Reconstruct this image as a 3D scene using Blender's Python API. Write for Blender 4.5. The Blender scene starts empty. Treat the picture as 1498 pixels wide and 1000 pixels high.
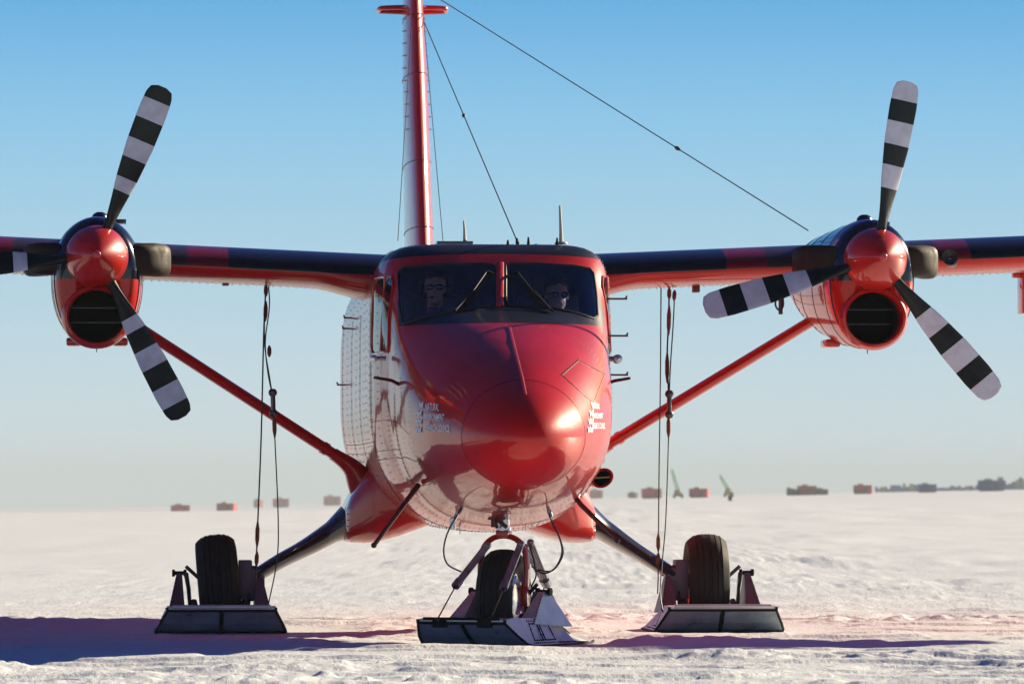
import bpy, bmesh, math, random
import numpy as np
from mathutils import Vector, Matrix, noise
from mathutils.bvhtree import BVHTree
random.seed(4)
SC = bpy.context.scene
COL = SC.collection
# ------------------------------------------------------------------ camera
F = 8322.0; CD = 36.8; CH = 0.98; PITCH = math.radians(1.597)
cam = bpy.data.objects.new('camera', bpy.data.cameras.new('camera')); COL.objects.link(cam)
cam.location = (0, -CD, CH); cam.rotation_euler = (math.pi/2 + PITCH, 0, 0)
cam.data.sensor_width = 36; cam.data.lens = F/1498*36
cam.data.clip_start = 0.5; cam.data.clip_end = 30000
cam.data.dof.use_dof = True; cam.data.dof.focus_distance = 39.5; cam.data.dof.aperture_fstop = 9.0
SC.camera = cam
# ------------------------------------------------------------------ sky, sun, exposure
SUN_EL = math.radians(20); SUN_BACK = math.radians(40)       # from the right of the picture, a little behind the plane
sdir = Vector((math.cos(SUN_EL)*math.cos(SUN_BACK), math.cos(SUN_EL)*math.sin(SUN_BACK), math.sin(SUN_EL)))
w = bpy.data.worlds.new('World'); SC.world = w; w.use_nodes = True
nt = w.node_tree; N = nt.nodes; L = nt.links
N.clear()
sky = N.new('ShaderNodeTexSky'); sky.sky_type = 'NISHITA'; sky.sun_disc = False
sky.sun_elevation = SUN_EL; sky.sun_rotation = math.atan2(sdir.x, sdir.y)
sky.air_density = 1.0; sky.dust_density = 0.4; sky.ozone_density = 2.5
tc = N.new('ShaderNodeTexCoord'); sp = N.new('ShaderNodeSeparateXYZ'); L.new(tc.outputs['Generated'], sp.inputs[0])
mr = N.new('ShaderNodeMapRange'); mr.inputs['From Min'].default_value = -0.01; mr.inputs['From Max'].default_value = 0.11
L.new(sp.outputs['Z'], mr.inputs['Value'])
cr = N.new('ShaderNodeValToRGB'); L.new(mr.outputs[0], cr.inputs[0])
SKY_RAMP = [(0.0, (0.82, 0.97, 1.0)), (0.13, (0.72, 0.89, 0.97)), (0.36, (0.50, 0.75, 0.90)), (0.5, (0.38, 0.69, 0.90)), (0.64, (0.26, 0.62, 0.93)), (0.82, (0.11, 0.46, 0.86)), (1.0, (0.04, 0.30, 0.68))]
el = cr.color_ramp.elements
el[0].position = 0; el[1].position = 1
for p, c in SKY_RAMP[1:-1]: el.new(p)
for e, (p, c) in zip(sorted(el, key=lambda e: e.position), SKY_RAMP): e.color = (*c, 1)
SKY_GAIN = 8.6
sc1 = N.new('ShaderNodeVectorMath'); sc1.operation = 'SCALE'; sc1.inputs['Scale'].default_value = SKY_GAIN
L.new(cr.outputs[0], sc1.inputs[0])
mf = N.new('ShaderNodeMapRange'); mf.interpolation_type = 'SMOOTHSTEP'
mf.inputs['From Min'].default_value = 0.08; mf.inputs['From Max'].default_value = 0.22
L.new(sp.outputs['Z'], mf.inputs['Value'])
mx = N.new('ShaderNodeMix'); mx.data_type = 'RGBA'; L.new(mf.outputs[0], mx.inputs[0])
deep = N.new('ShaderNodeVectorMath'); deep.operation = 'MULTIPLY'; deep.inputs[1].default_value = (0.028, 0.13, 0.46)   # dry polar air: a deeper blue overhead
L.new(sky.outputs[0], deep.inputs[0])
L.new(sc1.outputs[0], mx.inputs[6]); L.new(deep.outputs[0], mx.inputs[7])
bg = N.new('ShaderNodeBackground'); bg.inputs['Strength'].default_value = 0.05
L.new(mx.outputs[2], bg.inputs[0])
wo = N.new('ShaderNodeOutputWorld'); L.new(bg.outputs[0], wo.inputs[0])
sun = bpy.data.objects.new('sun', bpy.data.lights.new('sun', 'SUN')); COL.objects.link(sun)
sun.data.energy = 4.8; sun.data.angle = math.radians(0.5); sun.data.color = (1.0, 0.85, 0.605)
sun.rotation_euler = sdir.to_track_quat('Z', 'Y').to_euler()
SC.view_settings.view_transform = 'Standard'; SC.view_settings.look = 'None'
SC.view_settings.gamma = 1; SC.view_settings.exposure = 1.08
SC.render.engine = 'CYCLES'
SC.cycles.max_bounces = 8; SC.cycles.transparent_max_bounces = 12
SC.cycles.volume_bounces = 0

# ------------------------------------------------------------------ plane frame and measuring helpers
X0 = 0.11; YAW = math.atan(0.070)
PM = Matrix.Translation((X0, 0, 0)) @ Matrix.Rotation(YAW, 4, 'Z')   # plane local -> world
PMI = PM.inverted()
CAMP = Vector((0, -CD, CH)); CAML = PMI @ CAMP
def ray(px, py):
    d = Vector(((px-749)/F, 1, (500-py)/F))
    d = Matrix.Rotation(PITCH, 3, 'X') @ d
    return d.normalized()
def rayl(px, py): return (PMI.to_3x3() @ ray(px, py)).normalized()
def pix(px, py, y):
    """point of the plane's frame at local depth y that the photograph shows at px, py"""
    d = rayl(px, py); t = (y - CAML.y)/d.y
    return CAML + d*t
def pw(px, d):
    """world x at distance d"""
    return (px-749)/F*d

# ------------------------------------------------------------------ materials
def mat(name, col, rough=0.4, metal=0.0, coat=0.0, bump=0.0, bscale=30, var=0.0, spec=0.5, vscale=3.0):
    m = bpy.data.materials.new(name); m.use_nodes = True
    n = m.node_tree.nodes; l = m.node_tree.links; b = n['Principled BSDF']
    b.inputs['Base Color'].default_value = (*col, 1); b.inputs['Roughness'].default_value = rough
    b.inputs['Metallic'].default_value = metal; b.inputs['Coat Weight'].default_value = coat
    b.inputs['Coat Roughness'].default_value = 0.03
    b.inputs['Specular IOR Level'].default_value = spec
    t = n.new('ShaderNodeTexCoord')
    if var > 0:
        x = n.new('ShaderNodeTexNoise'); x.inputs['Scale'].default_value = vscale; x.inputs['Detail'].default_value = 5
        l.new(t.outputs['Object'], x.inputs['Vector'])
        r = n.new('ShaderNodeMapRange'); r.inputs['From Min'].default_value = .3; r.inputs['From Max'].default_value = .7
        r.inputs['To Min'].default_value = 1-var; r.inputs['To Max'].default_value = 1+var; l.new(x.outputs[0], r.inputs[0])
        v = n.new('ShaderNodeVectorMath'); v.operation = 'SCALE'; v.inputs[0].default_value = col
        l.new(r.outputs[0], v.inputs['Scale']); l.new(v.outputs[0], b.inputs['Base Color'])
        r2 = n.new('ShaderNodeMapRange'); r2.inputs['From Min'].default_value = .3; r2.inputs['From Max'].default_value = .7
        r2.inputs['To Min'].default_value = rough*(1-var*.5); r2.inputs['To Max'].default_value = rough*(1+var*.8)
        l.new(x.outputs[0], r2.inputs[0]); l.new(r2.outputs[0], b.inputs['Roughness'])
    if bump > 0:
        x = n.new('ShaderNodeTexNoise'); x.inputs['Scale'].default_value = bscale; x.inputs['Detail'].default_value = 4
        l.new(t.outputs['Object'], x.inputs['Vector'])
        bp = n.new('ShaderNodeBump'); bp.inputs['Strength'].default_value = 1; bp.inputs['Distance'].default_value = bump
        l.new(x.outputs[0], bp.inputs['Height']); l.new(bp.outputs[0], b.inputs['Normal'])
        l.new(bp.outputs[0], b.inputs['Coat Normal'])
    return m
def math_node(n, l, op, a, b_=None):
    m = n.new('ShaderNodeMath'); m.operation = op
    for i, v in enumerate((a, b_)):
        if v is None: continue
        if isinstance(v, (int, float)): m.inputs[i].default_value = v
        else: l.new(v, m.inputs[i])
    return m.outputs[0]
RED = (0.50, 0.006, 0.003); BLACK = (0.008, 0.010, 0.018)
M = {}
M['red'] = mat('red_paint', RED, 0.42, coat=0.85, spec=.25, bump=0.0005, bscale=7, var=0.10)
M['black'] = mat('black_paint', BLACK, 0.25, coat=0.6, var=0.2)
M['dark_red'] = mat('dark_red', (0.10, 0.004, 0.008), 0.4)
M['seam'] = mat('seam', (0.035, 0.003, 0.006), 0.6)
M['rubber'] = mat('rubber', (0.007, 0.007, 0.009), 0.75, bump=0.001, bscale=60, var=0.3)
M['rubber_seal'] = mat('rubber_seal', (0.01, 0.01, 0.012), 0.5)
M['steel'] = mat('steel', (0.55, 0.56, 0.58), 0.28, metal=1.0, var=0.2, vscale=20)
M['dark_steel'] = mat('dark_steel', (0.10, 0.10, 0.11), 0.4, metal=0.8, var=0.3, vscale=15)
M['strut_grey'] = mat('strut_grey', (0.32, 0.33, 0.36), 0.32, metal=0.7, var=0.3, vscale=15)
M['cable'] = mat('cable', (0.02, 0.018, 0.018), 0.5)
M['rust'] = mat('rust_fitting', (0.16, 0.05, 0.02), 0.6, metal=.4, var=.3, vscale=30)
M['ski'] = mat('ski_aluminium', (0.60, 0.63, 0.65), 0.38, metal=0.35, bump=0.0008, bscale=25, var=0.12, vscale=8)
M['ski_front'] = mat('ski_base_plastic', (0.20, 0.26, 0.31), 0.3, bump=0.0008, bscale=20, var=0.3, vscale=6)
M['trim'] = mat('trim_black', (0.008, 0.008, 0.010), 0.6, spec=.15)
M['pedestal'] = mat('pedestal_paint', (0.11, 0.085, 0.13), 0.45, var=.2)
M['exhaust'] = mat('exhaust_steel', (0.03, 0.02, 0.013), 0.6, metal=0.3, var=0.5, vscale=9, spec=.3)
M['soot'] = mat('soot_brown', (0.055, 0.032, 0.02), 0.45, coat=.3, var=.3)
M['hole'] = mat('intake_dark', (0.004, 0.004, 0.004), 0.8)
M['interior'] = mat('cockpit_interior', (0.035, 0.045, 0.07), 0.8)
M['white'] = mat('white_paint', (0.8, 0.8, 0.8), 0.4)
M['decal'] = mat('decal_white', (0.80, 0.86, 0.92), 0.5)
M['blade_white'] = mat('blade_white', (0.55, 0.57, 0.68), 0.35, var=.12, vscale=12)
M['blade_black'] = mat('blade_black', (0.005, 0.011, 0.013), 0.35, spec=.25, var=.4, vscale=12)
M['hub_grey'] = mat('hub_grey', (0.35, 0.33, 0.35), 0.3, metal=.7)
M['antenna'] = mat('antenna_cream', (0.55, 0.5, 0.4), 0.4)
M['skin'] = mat('skin', (0.50, 0.24, 0.15), 0.5)
M['jacket'] = mat('jacket', (0.14, 0.03, 0.04), 0.8, bump=.003, bscale=30)
M['jacket_blue'] = mat('jacket_blue', (0.05, 0.07, 0.14), 0.8, bump=.003, bscale=30)
M['hair'] = mat('hair', (0.03, 0.018, 0.012), 0.7, bump=.004, bscale=80)
M['lens'] = mat('lens', (0.01, 0.01, 0.012), 0.05, coat=1)
M['grip'] = mat('dark_plastic', (0.02, 0.02, 0.022), 0.5)
M['container_red'] = mat('container_red', (0.50, 0.03, 0.04), 0.6, var=.2, vscale=.6)
M['container_dark'] = mat('container_dark', (0.10, 0.04, 0.045), 0.6, var=.2, vscale=.6)
M['container_blue'] = mat('container_blue', (0.025, 0.075, 0.22), 0.6, var=.2, vscale=.6)
M['navy'] = mat('navy_cover', (0.05, 0.12, 0.32), 0.7, var=.25, vscale=.5)
M['green'] = mat('crane_green', (0.02, 0.34, 0.13), 0.5, var=.2)
M['yellow'] = mat('yellow_paint', (0.6, 0.42, 0.08), 0.5, var=.2)
def glass_mat(name, tint, ior=1.5):
    m = bpy.data.materials.new(name); m.use_nodes = True; n = m.node_tree.nodes; l = m.node_tree.links; n.clear()
    lw = n.new('ShaderNodeLayerWeight'); f0 = ((ior-1)/(ior+1))**2
    lw.inputs[0].default_value = 0.5
    pw5 = n.new('ShaderNodeMath'); pw5.operation = 'POWER'; l.new(lw.outputs['Facing'], pw5.inputs[0]); pw5.inputs[1].default_value = 5.0
    fr = n.new('ShaderNodeMapRange'); fr.inputs['To Min'].default_value = f0; fr.inputs['To Max'].default_value = 1.0; l.new(pw5.outputs[0], fr.inputs[0])
    tr = n.new('ShaderNodeBsdfTransparent'); tr.inputs[0].default_value = (*tint, 1)
    gl = n.new('ShaderNodeBsdfGlossy'); gl.inputs['Roughness'].default_value = 0.015
    mxx = n.new('ShaderNodeMixShader'); l.new(fr.outputs[0], mxx.inputs[0]); l.new(tr.outputs[0], mxx.inputs[1]); l.new(gl.outputs[0], mxx.inputs[2])
    o = n.new('ShaderNodeOutputMaterial'); l.new(mxx.outputs[0], o.inputs[0]); return m
M['glass'] = glass_mat('window_glass', (0.58, 0.68, 0.92), 1.8)
M['clear'] = glass_mat('lamp_glass', (0.8, 0.85, 0.85))

def masked_paint(name, build_mask, col_b=BLACK, rough_b=0.3, coat_b=0.5):
    """red paint with areas of a second paint; build_mask(n, l, x, y, z) gives the factor"""
    m = bpy.data.materials.new(name); m.use_nodes = True
    n = m.node_tree.nodes; l = m.node_tree.links; b = n['Principled BSDF']
    t = n.new('ShaderNodeTexCoord'); s = n.new('ShaderNodeSeparateXYZ'); l.new(t.outputs['Object'], s.inputs[0])
    f = build_mask(n, l, s.outputs[0], s.outputs[1], s.outputs[2])
    if not isinstance(f, tuple): f = (f, None)
    ns = n.new('ShaderNodeTexNoise'); ns.inputs['Scale'].default_value = 2.5; ns.inputs['Detail'].default_value = 6
    l.new(t.outputs['Object'], ns.inputs['Vector'])
    v = n.new('ShaderNodeMapRange'); v.inputs['From Min'].default_value = .3; v.inputs['From Max'].default_value = .7
    v.inputs['To Min'].default_value = .88; v.inputs['To Max'].default_value = 1.1; l.new(ns.outputs[0], v.inputs[0])
    a = n.new('ShaderNodeMix'); a.data_type = 'RGBA'; l.new(f[0], a.inputs[0])
    a.inputs[6].default_value = (*RED, 1); a.inputs[7].default_value = (*col_b, 1)
    out = a.outputs[2]
    if f[1] is not None:
        a2 = n.new('ShaderNodeMix'); a2.data_type = 'RGBA'; l.new(f[1], a2.inputs[0]); l.new(out, a2.inputs[6])
        a2.inputs[7].default_value = (0.055, 0.032, 0.02, 1); out = a2.outputs[2]
    sc = n.new('ShaderNodeVectorMath'); sc.operation = 'SCALE'; l.new(out, sc.inputs[0]); l.new(v.outputs[0], sc.inputs['Scale'])
    l.new(sc.outputs[0], b.inputs['Base Color'])
    r = n.new('ShaderNodeMapRange'); r.inputs['To Min'].default_value = .42; r.inputs['To Max'].default_value = rough_b
    l.new(f[0], r.inputs[0]); l.new(r.outputs[0], b.inputs['Roughness'])
    c = n.new('ShaderNodeMapRange'); c.inputs['To Min'].default_value = .65; c.inputs['To Max'].default_value = coat_b
    l.new(f[0], c.inputs[0]); l.new(c.outputs[0], b.inputs['Coat Weight'])
    b.inputs['Coat Roughness'].default_value = 0.05; b.inputs['Specular IOR Level'].default_value = 0.12
    n2 = n.new('ShaderNodeTexNoise'); n2.inputs['Scale'].default_value = 6; n2.inputs['Detail'].default_value = 3
    l.new(t.outputs['Object'], n2.inputs['Vector'])
    bp = n.new('ShaderNodeBump'); bp.inputs['Distance'].default_value = 0.0016
    l.new(n2.outputs[0], bp.inputs['Height']); l.new(bp.outputs[0], b.inputs['Normal']); l.new(bp.outputs[0], b.inputs['Coat Normal'])
    return m
def fus_mask(n, l, x, y, z):
    ax = math_node(n, l, 'ABSOLUTE', x)
    x2 = math_node(n, l, 'MULTIPLY', math_node(n, l, 'MULTIPLY', ax, ax), 0.05)
    roof = math_node(n, l, 'GREATER_THAN', math_node(n, l, 'ADD', z, x2), 2.705)
    a = math_node(n, l, 'GREATER_THAN', z, 2.185)
    b_ = math_node(n, l, 'LESS_THAN', y, 2.80)
    c = math_node(n, l, 'LESS_THAN', ax, 0.715)
    d = math_node(n, l, 'LESS_THAN', z, 2.40)
    gl = math_node(n, l, 'MULTIPLY', math_node(n, l, 'MULTIPLY', a, b_), math_node(n, l, 'MULTIPLY', c, d))
    return math_node(n, l, 'MAXIMUM', roof, gl)
M['fuselage'] = masked_paint('fuselage_paint', fus_mask, (0.007, 0.010, 0.018), 0.45, 0.3)
def wing_mask(n, l, x, y, z):
    ax = math_node(n, l, 'ABSOLUTE', x)
    zc = math_node(n, l, 'SUBTRACT', z, math_node(n, l, 'MULTIPLY', ax, 0.045))      # dihedral taken out
    low = math_node(n, l, 'GREATER_THAN', zc, 2.605)
    frt = math_node(n, l, 'LESS_THAN', y, 6.7)
    boot = math_node(n, l, 'MULTIPLY', low, frt)
    r1 = math_node(n, l, 'MULTIPLY', math_node(n, l, 'GREATER_THAN', ax, 1.84), math_node(n, l, 'LESS_THAN', ax, 2.14))
    r2 = math_node(n, l, 'MULTIPLY', math_node(n, l, 'GREATER_THAN', ax, 3.42), math_node(n, l, 'LESS_THAN', ax, 3.66))
    rr = math_node(n, l, 'SUBTRACT', 1.0, math_node(n, l, 'ADD', r1, r2))
    br = math_node(n, l, 'MULTIPLY', math_node(n, l, 'GREATER_THAN', ax, 2.14), math_node(n, l, 'LESS_THAN', ax, 3.42))
    return (math_node(n, l, 'MULTIPLY', boot, math_node(n, l, 'ADD', math_node(n, l, 'MULTIPLY', rr, .38), .62)), math_node(n, l, 'MULTIPLY', br, boot))
M['wing'] = masked_paint('wing_paint', wing_mask)
def nac_mask(n, l, x, y, z): return math_node(n, l, 'GREATER_THAN', z, 2.56)
M['nacelle'] = masked_paint('nacelle_paint', nac_mask, (0.008, 0.014, 0.03), 0.2, 0.9)

def snow_mat():
    m = bpy.data.materials.new('snow'); m.use_nodes = True; n = m.node_tree.nodes; l = m.node_tree.links; b = n['Principled BSDF']
    b.inputs['Roughness'].default_value = 0.55; b.inputs['Specular IOR Level'].default_value = 0.3
    t = n.new('ShaderNodeTexCoord')
    mp = n.new('ShaderNodeMapping'); mp.inputs['Scale'].default_value = (1, 0.45, 1); l.new(t.outputs['Object'], mp.inputs[0])
    a = n.new('ShaderNodeTexNoise'); a.inputs['Scale'].default_value = .9; a.inputs['Detail'].default_value = 8; a.inputs['Roughness'].default_value = .62
    l.new(mp.outputs[0], a.inputs['Vector'])
    c = n.new('ShaderNodeValToRGB'); c.color_ramp.elements[0].position = .3; c.color_ramp.elements[1].position = .7
    c.color_ramp.elements[0].color = (.77, .82, .87, 1); c.color_ramp.elements[1].color = (.82, .86, .89, 1)
    l.new(a.outputs[0], c.inputs[0]); l.new(c.outputs[0], b.inputs['Base Color'])
    f = n.new('ShaderNodeTexNoise'); f.inputs['Scale'].default_value = 22; f.inputs['Detail'].default_value = 6; f.inputs['Roughness'].default_value = .65
    l.new(mp.outputs[0], f.inputs['Vector'])
    b1 = n.new('ShaderNodeBump'); b1.inputs['Distance'].default_value = 0.012; l.new(f.outputs[0], b1.inputs['Height'])
    b2 = n.new('ShaderNodeBump'); b2.inputs['Distance'].default_value = 0.02; l.new(a.outputs[0], b2.inputs['Height']); l.new(b1.outputs[0], b2.inputs['Normal'])
    l.new(b2.outputs[0], b.inputs['Normal']); return m
M['snow'] = snow_mat()

# ------------------------------------------------------------------ mesh builder
class MB:
    def __init__(s): s.v = []; s.f = []; s.m = []; s.smooth = []; s.mi = 0; s.sm = True
    def add(s, vs, fs, smooth=None):
        o = len(s.v); s.v += [Vector(p) for p in vs]
        for f in fs:
            s.f.append([o+i for i in f]); s.m.append(s.mi); s.smooth.append(s.sm if smooth is None else smooth)
        return o
    def box(s, c, size, rot=None, taper=None):
        hx, hy, hz = [q/2 for q in size]; c = Vector(c); vs = []
        for z in (-1, 1):
            k = 1 if (z < 0 or taper is None) else taper
            for x, y in ((-1, -1), (1, -1), (1, 1), (-1, 1)):
                p = Vector((x*hx*k, y*hy*k, z*hz))
                if rot is not None: p = rot @ p
                vs.append(c+p)
        s.add(vs, [(3,2,1,0),(4,5,6,7),(0,1,5,4),(1,2,6,5),(2,3,7,6),(3,0,4,7)], False)
    def loft(s, rings, caps=True, closed=True):
        o = len(s.v); n = len(rings[0]); vs = [p for r in rings for p in r]; fs = []
        for i in range(len(rings)-1):
            for j in range(n if closed else n-1):
                a = i*n+j; b = i*n+(j+1) % n
                fs.append((a, b, b+n, a+n))
        if caps:
            fs.append(tuple(range(n))[::-1]); fs.append(tuple(range((len(rings)-1)*n, len(rings)*n)))
        s.add(vs, fs)
    def tube(s, pts, r, n=10, caps=True, flat=None):
        pts = [Vector(p) for p in pts]; rr = r if isinstance(r, (list, tuple)) else [r]*len(pts)
        rings = []; up = None
        for i, p in enumerate(pts):
            a = pts[max(i-1, 0)]; b = pts[min(i+1, len(pts)-1)]; t = (b-a).normalized()
            if up is None:
                up = Vector((0, 0, 1)) if abs(t.z) < .9 else Vector((0, 1, 0))
                if flat is not None: up = Vector(flat)
            u = (up - t*up.dot(t)).normalized(); w_ = t.cross(u); up = u
            rad = rr[i]; ru, rw = (rad if isinstance(rad, (list, tuple)) else (rad, rad))
            rings.append([p + u*math.cos(2*math.pi*k/n)*ru + w_*math.sin(2*math.pi*k/n)*rw for k in range(n)])
        s.loft(rings, caps)
    def lathe(s, prof, origin=(0,0,0), axis='Y', n=32, sx=1, sz=1, caps=False):
        o = Vector(origin); rings = []
        for (r, a) in prof:
            ring = []
            for k in range(n):
                th = 2*math.pi*k/n; c_, s_ = r*math.cos(th), r*math.sin(th)
                if axis == 'Y': q = Vector((c_*sx, a, s_*sz))
                elif axis == 'X': q = Vector((a, c_*sx, s_*sz))
                else: q = Vector((c_*sx, s_*sz, a))
                ring.append(o+q)
            rings.append(ring)
        s.loft(rings, caps)
    def sphere(s, c, r, n=16, scale=(1,1,1), rot=None):
        c = Vector(c); rings = []
        for i in range(1, n):
            ph = math.pi*i/n
            ring = []
            for k in range(n*2):
                th = math.pi*k/n
                p = Vector((math.sin(ph)*math.cos(th)*scale[0], math.sin(ph)*math.sin(th)*scale[1], math.cos(ph)*scale[2]))*r
                if rot is not None: p = rot @ p
                ring.append(c+p)
            rings.append(ring)
        s.loft(rings, True)
    def xform(s, mtx, start=0):
        for i in range(start, len(s.v)): s.v[i] = mtx @ s.v[i]
    def build(s, name, mats, parent=None, bevel=0, sharp=35, recalc=True):
        me = bpy.data.meshes.new(name); me.from_pydata([tuple(p) for p in s.v], [], s.f)
        if not isinstance(mats, (list, tuple)): mats = [mats]
        for m in mats: me.materials.append(M[m] if isinstance(m, str) else m)
        for p, mi, sm in zip(me.polygons, s.m, s.smooth): p.material_index = mi; p.use_smooth = sm or bevel > 0
        bm = bmesh.new(); bm.from_mesh(me)
        if bevel > 0:
            bmesh.ops.remove_doubles(bm, verts=bm.verts, dist=1e-5)
            es = [e for e in bm.edges if len(e.link_faces) == 2 and e.calc_face_angle(0) > math.radians(30)]
            bmesh.ops.bevel(bm, geom=es, offset=bevel, segments=2, affect='EDGES', profile=.6)
        if recalc: bmesh.ops.recalc_face_normals(bm, faces=bm.faces)
        bm.to_mesh(me); bm.free()
        try: me.set_sharp_from_angle(angle=math.radians(sharp))
        except Exception: pass
        ob = bpy.data.objects.new(name, me); COL.objects.link(ob)
        if parent is not None: ob.parent = parent
        return ob
def tag(o, label=None, cat=None, group=None, kind=None):
    if label: o['label'] = label
    if cat: o['category'] = cat
    if group: o['group'] = group
    if kind: o['kind'] = kind
    return o
def lerp(a, b, t): return a+(b-a)*t
def catmull(pts, n=8):
    pts = [Vector(p) for p in pts]; out = []
    P_ = [pts[0]*2-pts[1]] + pts + [pts[-1]*2-pts[-2]]
    for i in range(1, len(P_)-2):
        for k in range(n):
            t = k/n; a, b, c, d = P_[i-1], P_[i], P_[i+1], P_[i+2]
            out.append(0.5*((2*b)+(c-a)*t+(2*a-5*b+4*c-d)*t*t+(3*b-a-3*c+d)*t**3))
    out.append(pts[-1]); return out
def smooth(a, b, x):
    t = min(max((x-a)/(b-a), 0), 1); return t*t*(3-2*t)

# ------------------------------------------------------------------ ground
KX = 0.022; CS = 0.0005
def far_z(x, y):
    d = y+CD
    xe = 700*math.tanh(x/700)
    b = smooth(120, 1200, d)
    dip = 1.5*smooth(0, 60, -x)*smooth(500, 1500, d)*(1-smooth(2000, 4000, d))
    rise = -0.0
    return b*(KX*xe + CS*min(d, 6000)) - dip
def fbm(x, y, o=4, seed=0.0):
    return noise.fractal(Vector((x, y, seed)), 1.0, 2.1, o, noise_basis='PERLIN_ORIGINAL')
def ridge(x, y, seed): return 1-abs(noise.noise(Vector((x, y, seed))))*2
SKI_SPOTS = [(-2.17, 6.4, 1.0), (1.58, 6.6, 1.0), (-0.05, 2.0, .7)]
def ground_z(x, y):
    d = y+CD
    z = far_z(x, y)
    near = 1-smooth(60, 250, d)
    lee = 1-0.65*smooth(6, 12, y)*smooth(1.0, -2.0, x)         # wind-smoothed snow behind the plane on the left
    z += 0.030*near*lee*fbm(x*.35, y*.16, 3, 1.7)
    z += 0.016*near*lee*fbm(x*1.1, y*.55, 4, 9.1)
    cl = smooth(0.05, 0.45, fbm(x*.22+3, y*.11, 2, 5.5)+0.25*smooth(3, -6, y))
    z += cl*near*lee*(0.020*max(fbm(x*3.2, y*2.0, 4, 3.3), -.2) + 0.010*ridge(x*6, y*3.5, 2.2))
    z += 0.0035*near*fbm(x*9, y*6, 2, 4.4)
    # wind-cut steps and small clods
    if near > 0:
        e = fbm(x*.45+11, y*.75, 3, 2.9)
        z += near*lee*(0.022*smooth(0.10, 0.20, e) + 0.016*smooth(-.16, -.09, e))
        fg = smooth(-1.5, -4, y)+.5*smooth(8, 16, y)*(1-.8*smooth(1, -2, x))
        if fg > 0:
            c2 = smooth(0.0, 0.35, fbm(x*.5+7, y*.35, 2, 8.8))
            z += fg*c2*0.06*max(0, noise.noise(Vector((x*6.5, y*4.5, 1.2)))-.22) + fg*.018*max(0, noise.noise(Vector((x*13, y*9, 6.2)))-.15)
    # far sastrugi on the right
    ff = smooth(45, 90, d)*(1-smooth(500, 1500, d))
    if ff > 0: z += ff*(0.09+0.22*smooth(100, 500, d))*smooth(.02, .22, fbm(x*.20, y*.06, 6, 7.7))*(0.35+0.65*smooth(-3, 8, x*40/d))
    # chewed-up snow rows: between nose ski and right ski, and along the plane's track
    def row(cx0, cx1, y0, w_, h, s):
        t = smooth(cx0-.5, cx0+.5, x)*(1-smooth(cx1-.5, cx1+.5, x))
        g = math.exp(-((y-y0-0.25*fbm(x*.6, s, 2, s))/w_)**2)
        return t*g*h*(0.55+1.0*abs(fbm(x*5+s, y*3, 3, s)))
    if -12 < y < 14 and abs(x) < 14:
        z += row(0.3, 1.8, 1.7, .35, .035, 1.0) + row(0.9, 14, -2.2, .40, .040, 2.0)
        z += row(0.2, 1.0, 5.2, .5, .05, 3.0) + row(-12, -2.6, 7.2, .4, .045, 4.0)
        z += row(-12, -2.8, -4.9, .5, .09, 5.0) + row(-.6, 1.2, 9.5, .6, .05, 6.0) + row(2.2, 12, 8.6, .5, .05, 7.5)
    for sx, sy, r in SKI_SPOTS:
        q = math.hypot((x-sx)/1.0, (y-sy)/1.9)/r
        if q < 1.4:
            k = smooth(.75, 1.35, q); z = z*k - 0.004*(1-k)
    return z
def axis(fine0, fine1, step, lo, hi, g):
    a = list(np.arange(fine0, fine1, step)); s = step; p = fine1
    while p < hi: a.append(p); s *= g; p += s
    a.append(hi); b = []; s = step*g; p = fine0-s
    while p > lo: b.append(p); s *= g; p -= s
    b.append(lo); return b[::-1]+a
def build_ground():
    xs = axis(-4.6, 4.9, .028, -3000, 3000, 1.09)
    ys = axis(-6.5, 10, .045, -1500, 9000, 1.035)
    nx, ny = len(xs), len(ys)
    vs = [(x, y, ground_z(x, y)) for y in ys for x in xs]
    fs = [(j*nx+i, j*nx+i+1, (j+1)*nx+i+1, (j+1)*nx+i) for j in range(ny-1) for i in range(nx-1)]
    me = bpy.data.meshes.new('snow_ground'); me.from_pydata(vs, [], fs); me.materials.append(M['snow'])
    me.polygons.foreach_set('use_smooth', [True]*len(me.polygons))
    o = bpy.data.objects.new('snow_ground', me); COL.objects.link(o); tag(o, kind='structure')
    print('ground verts', len(vs))
build_ground()

# ------------------------------------------------------------------ the plane: fuselage
plane = bpy.data.objects.new('ski_plane', None); COL.objects.link(plane)
plane.location = (X0, 0, 0); plane.rotation_euler = (0, 0, YAW)
tag(plane, 'red twin propeller plane on wheel skis, facing the camera on the snow', 'plane')
ST = [ # y, halfwidth, top, bottom, widest height, top exponent, bottom exponent
 (.5, .405, 1.77, 1.06, 1.40, 2.0, 2.0), (.8, .495, 1.895, 1.0, 1.43, 2.05, 2.0), (1.2, .60, 2.03, .945, 1.48, 2.2, 2.1),
 (1.7, .685, 2.165, .895, 1.56, 2.5, 2.3), (2.1, .722, 2.25, .855, 1.65, 3.0, 2.4), (2.35, .737, 2.32, .83, 1.70, 3.5, 2.45),
 (2.65, .752, 2.50, .80, 1.72, 4.2, 2.5), (2.92, .768, 2.655, .785, 1.75, 4.8, 2.5), (3.08, .786, 2.735, .775, 1.75, 6.0, 2.5),
 (3.3, .812, 2.785, .768, 1.75, 7.2, 2.5), (3.8, .848, 2.80, .762, 1.75, 7.2, 2.5), (5, .852, 2.80, .762, 1.75, 6, 2.5), (9.3, .85, 2.81, .80, 1.78, 4.6, 2.5),
 (11, .66, 2.84, 1.30, 2.05, 3.5, 2.3), (13, .36, 2.86, 2.0, 2.4, 2.5, 2.2), (15, .10, 2.82, 2.5, 2.66, 2, 2)]
SA = np.array(ST)
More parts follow.
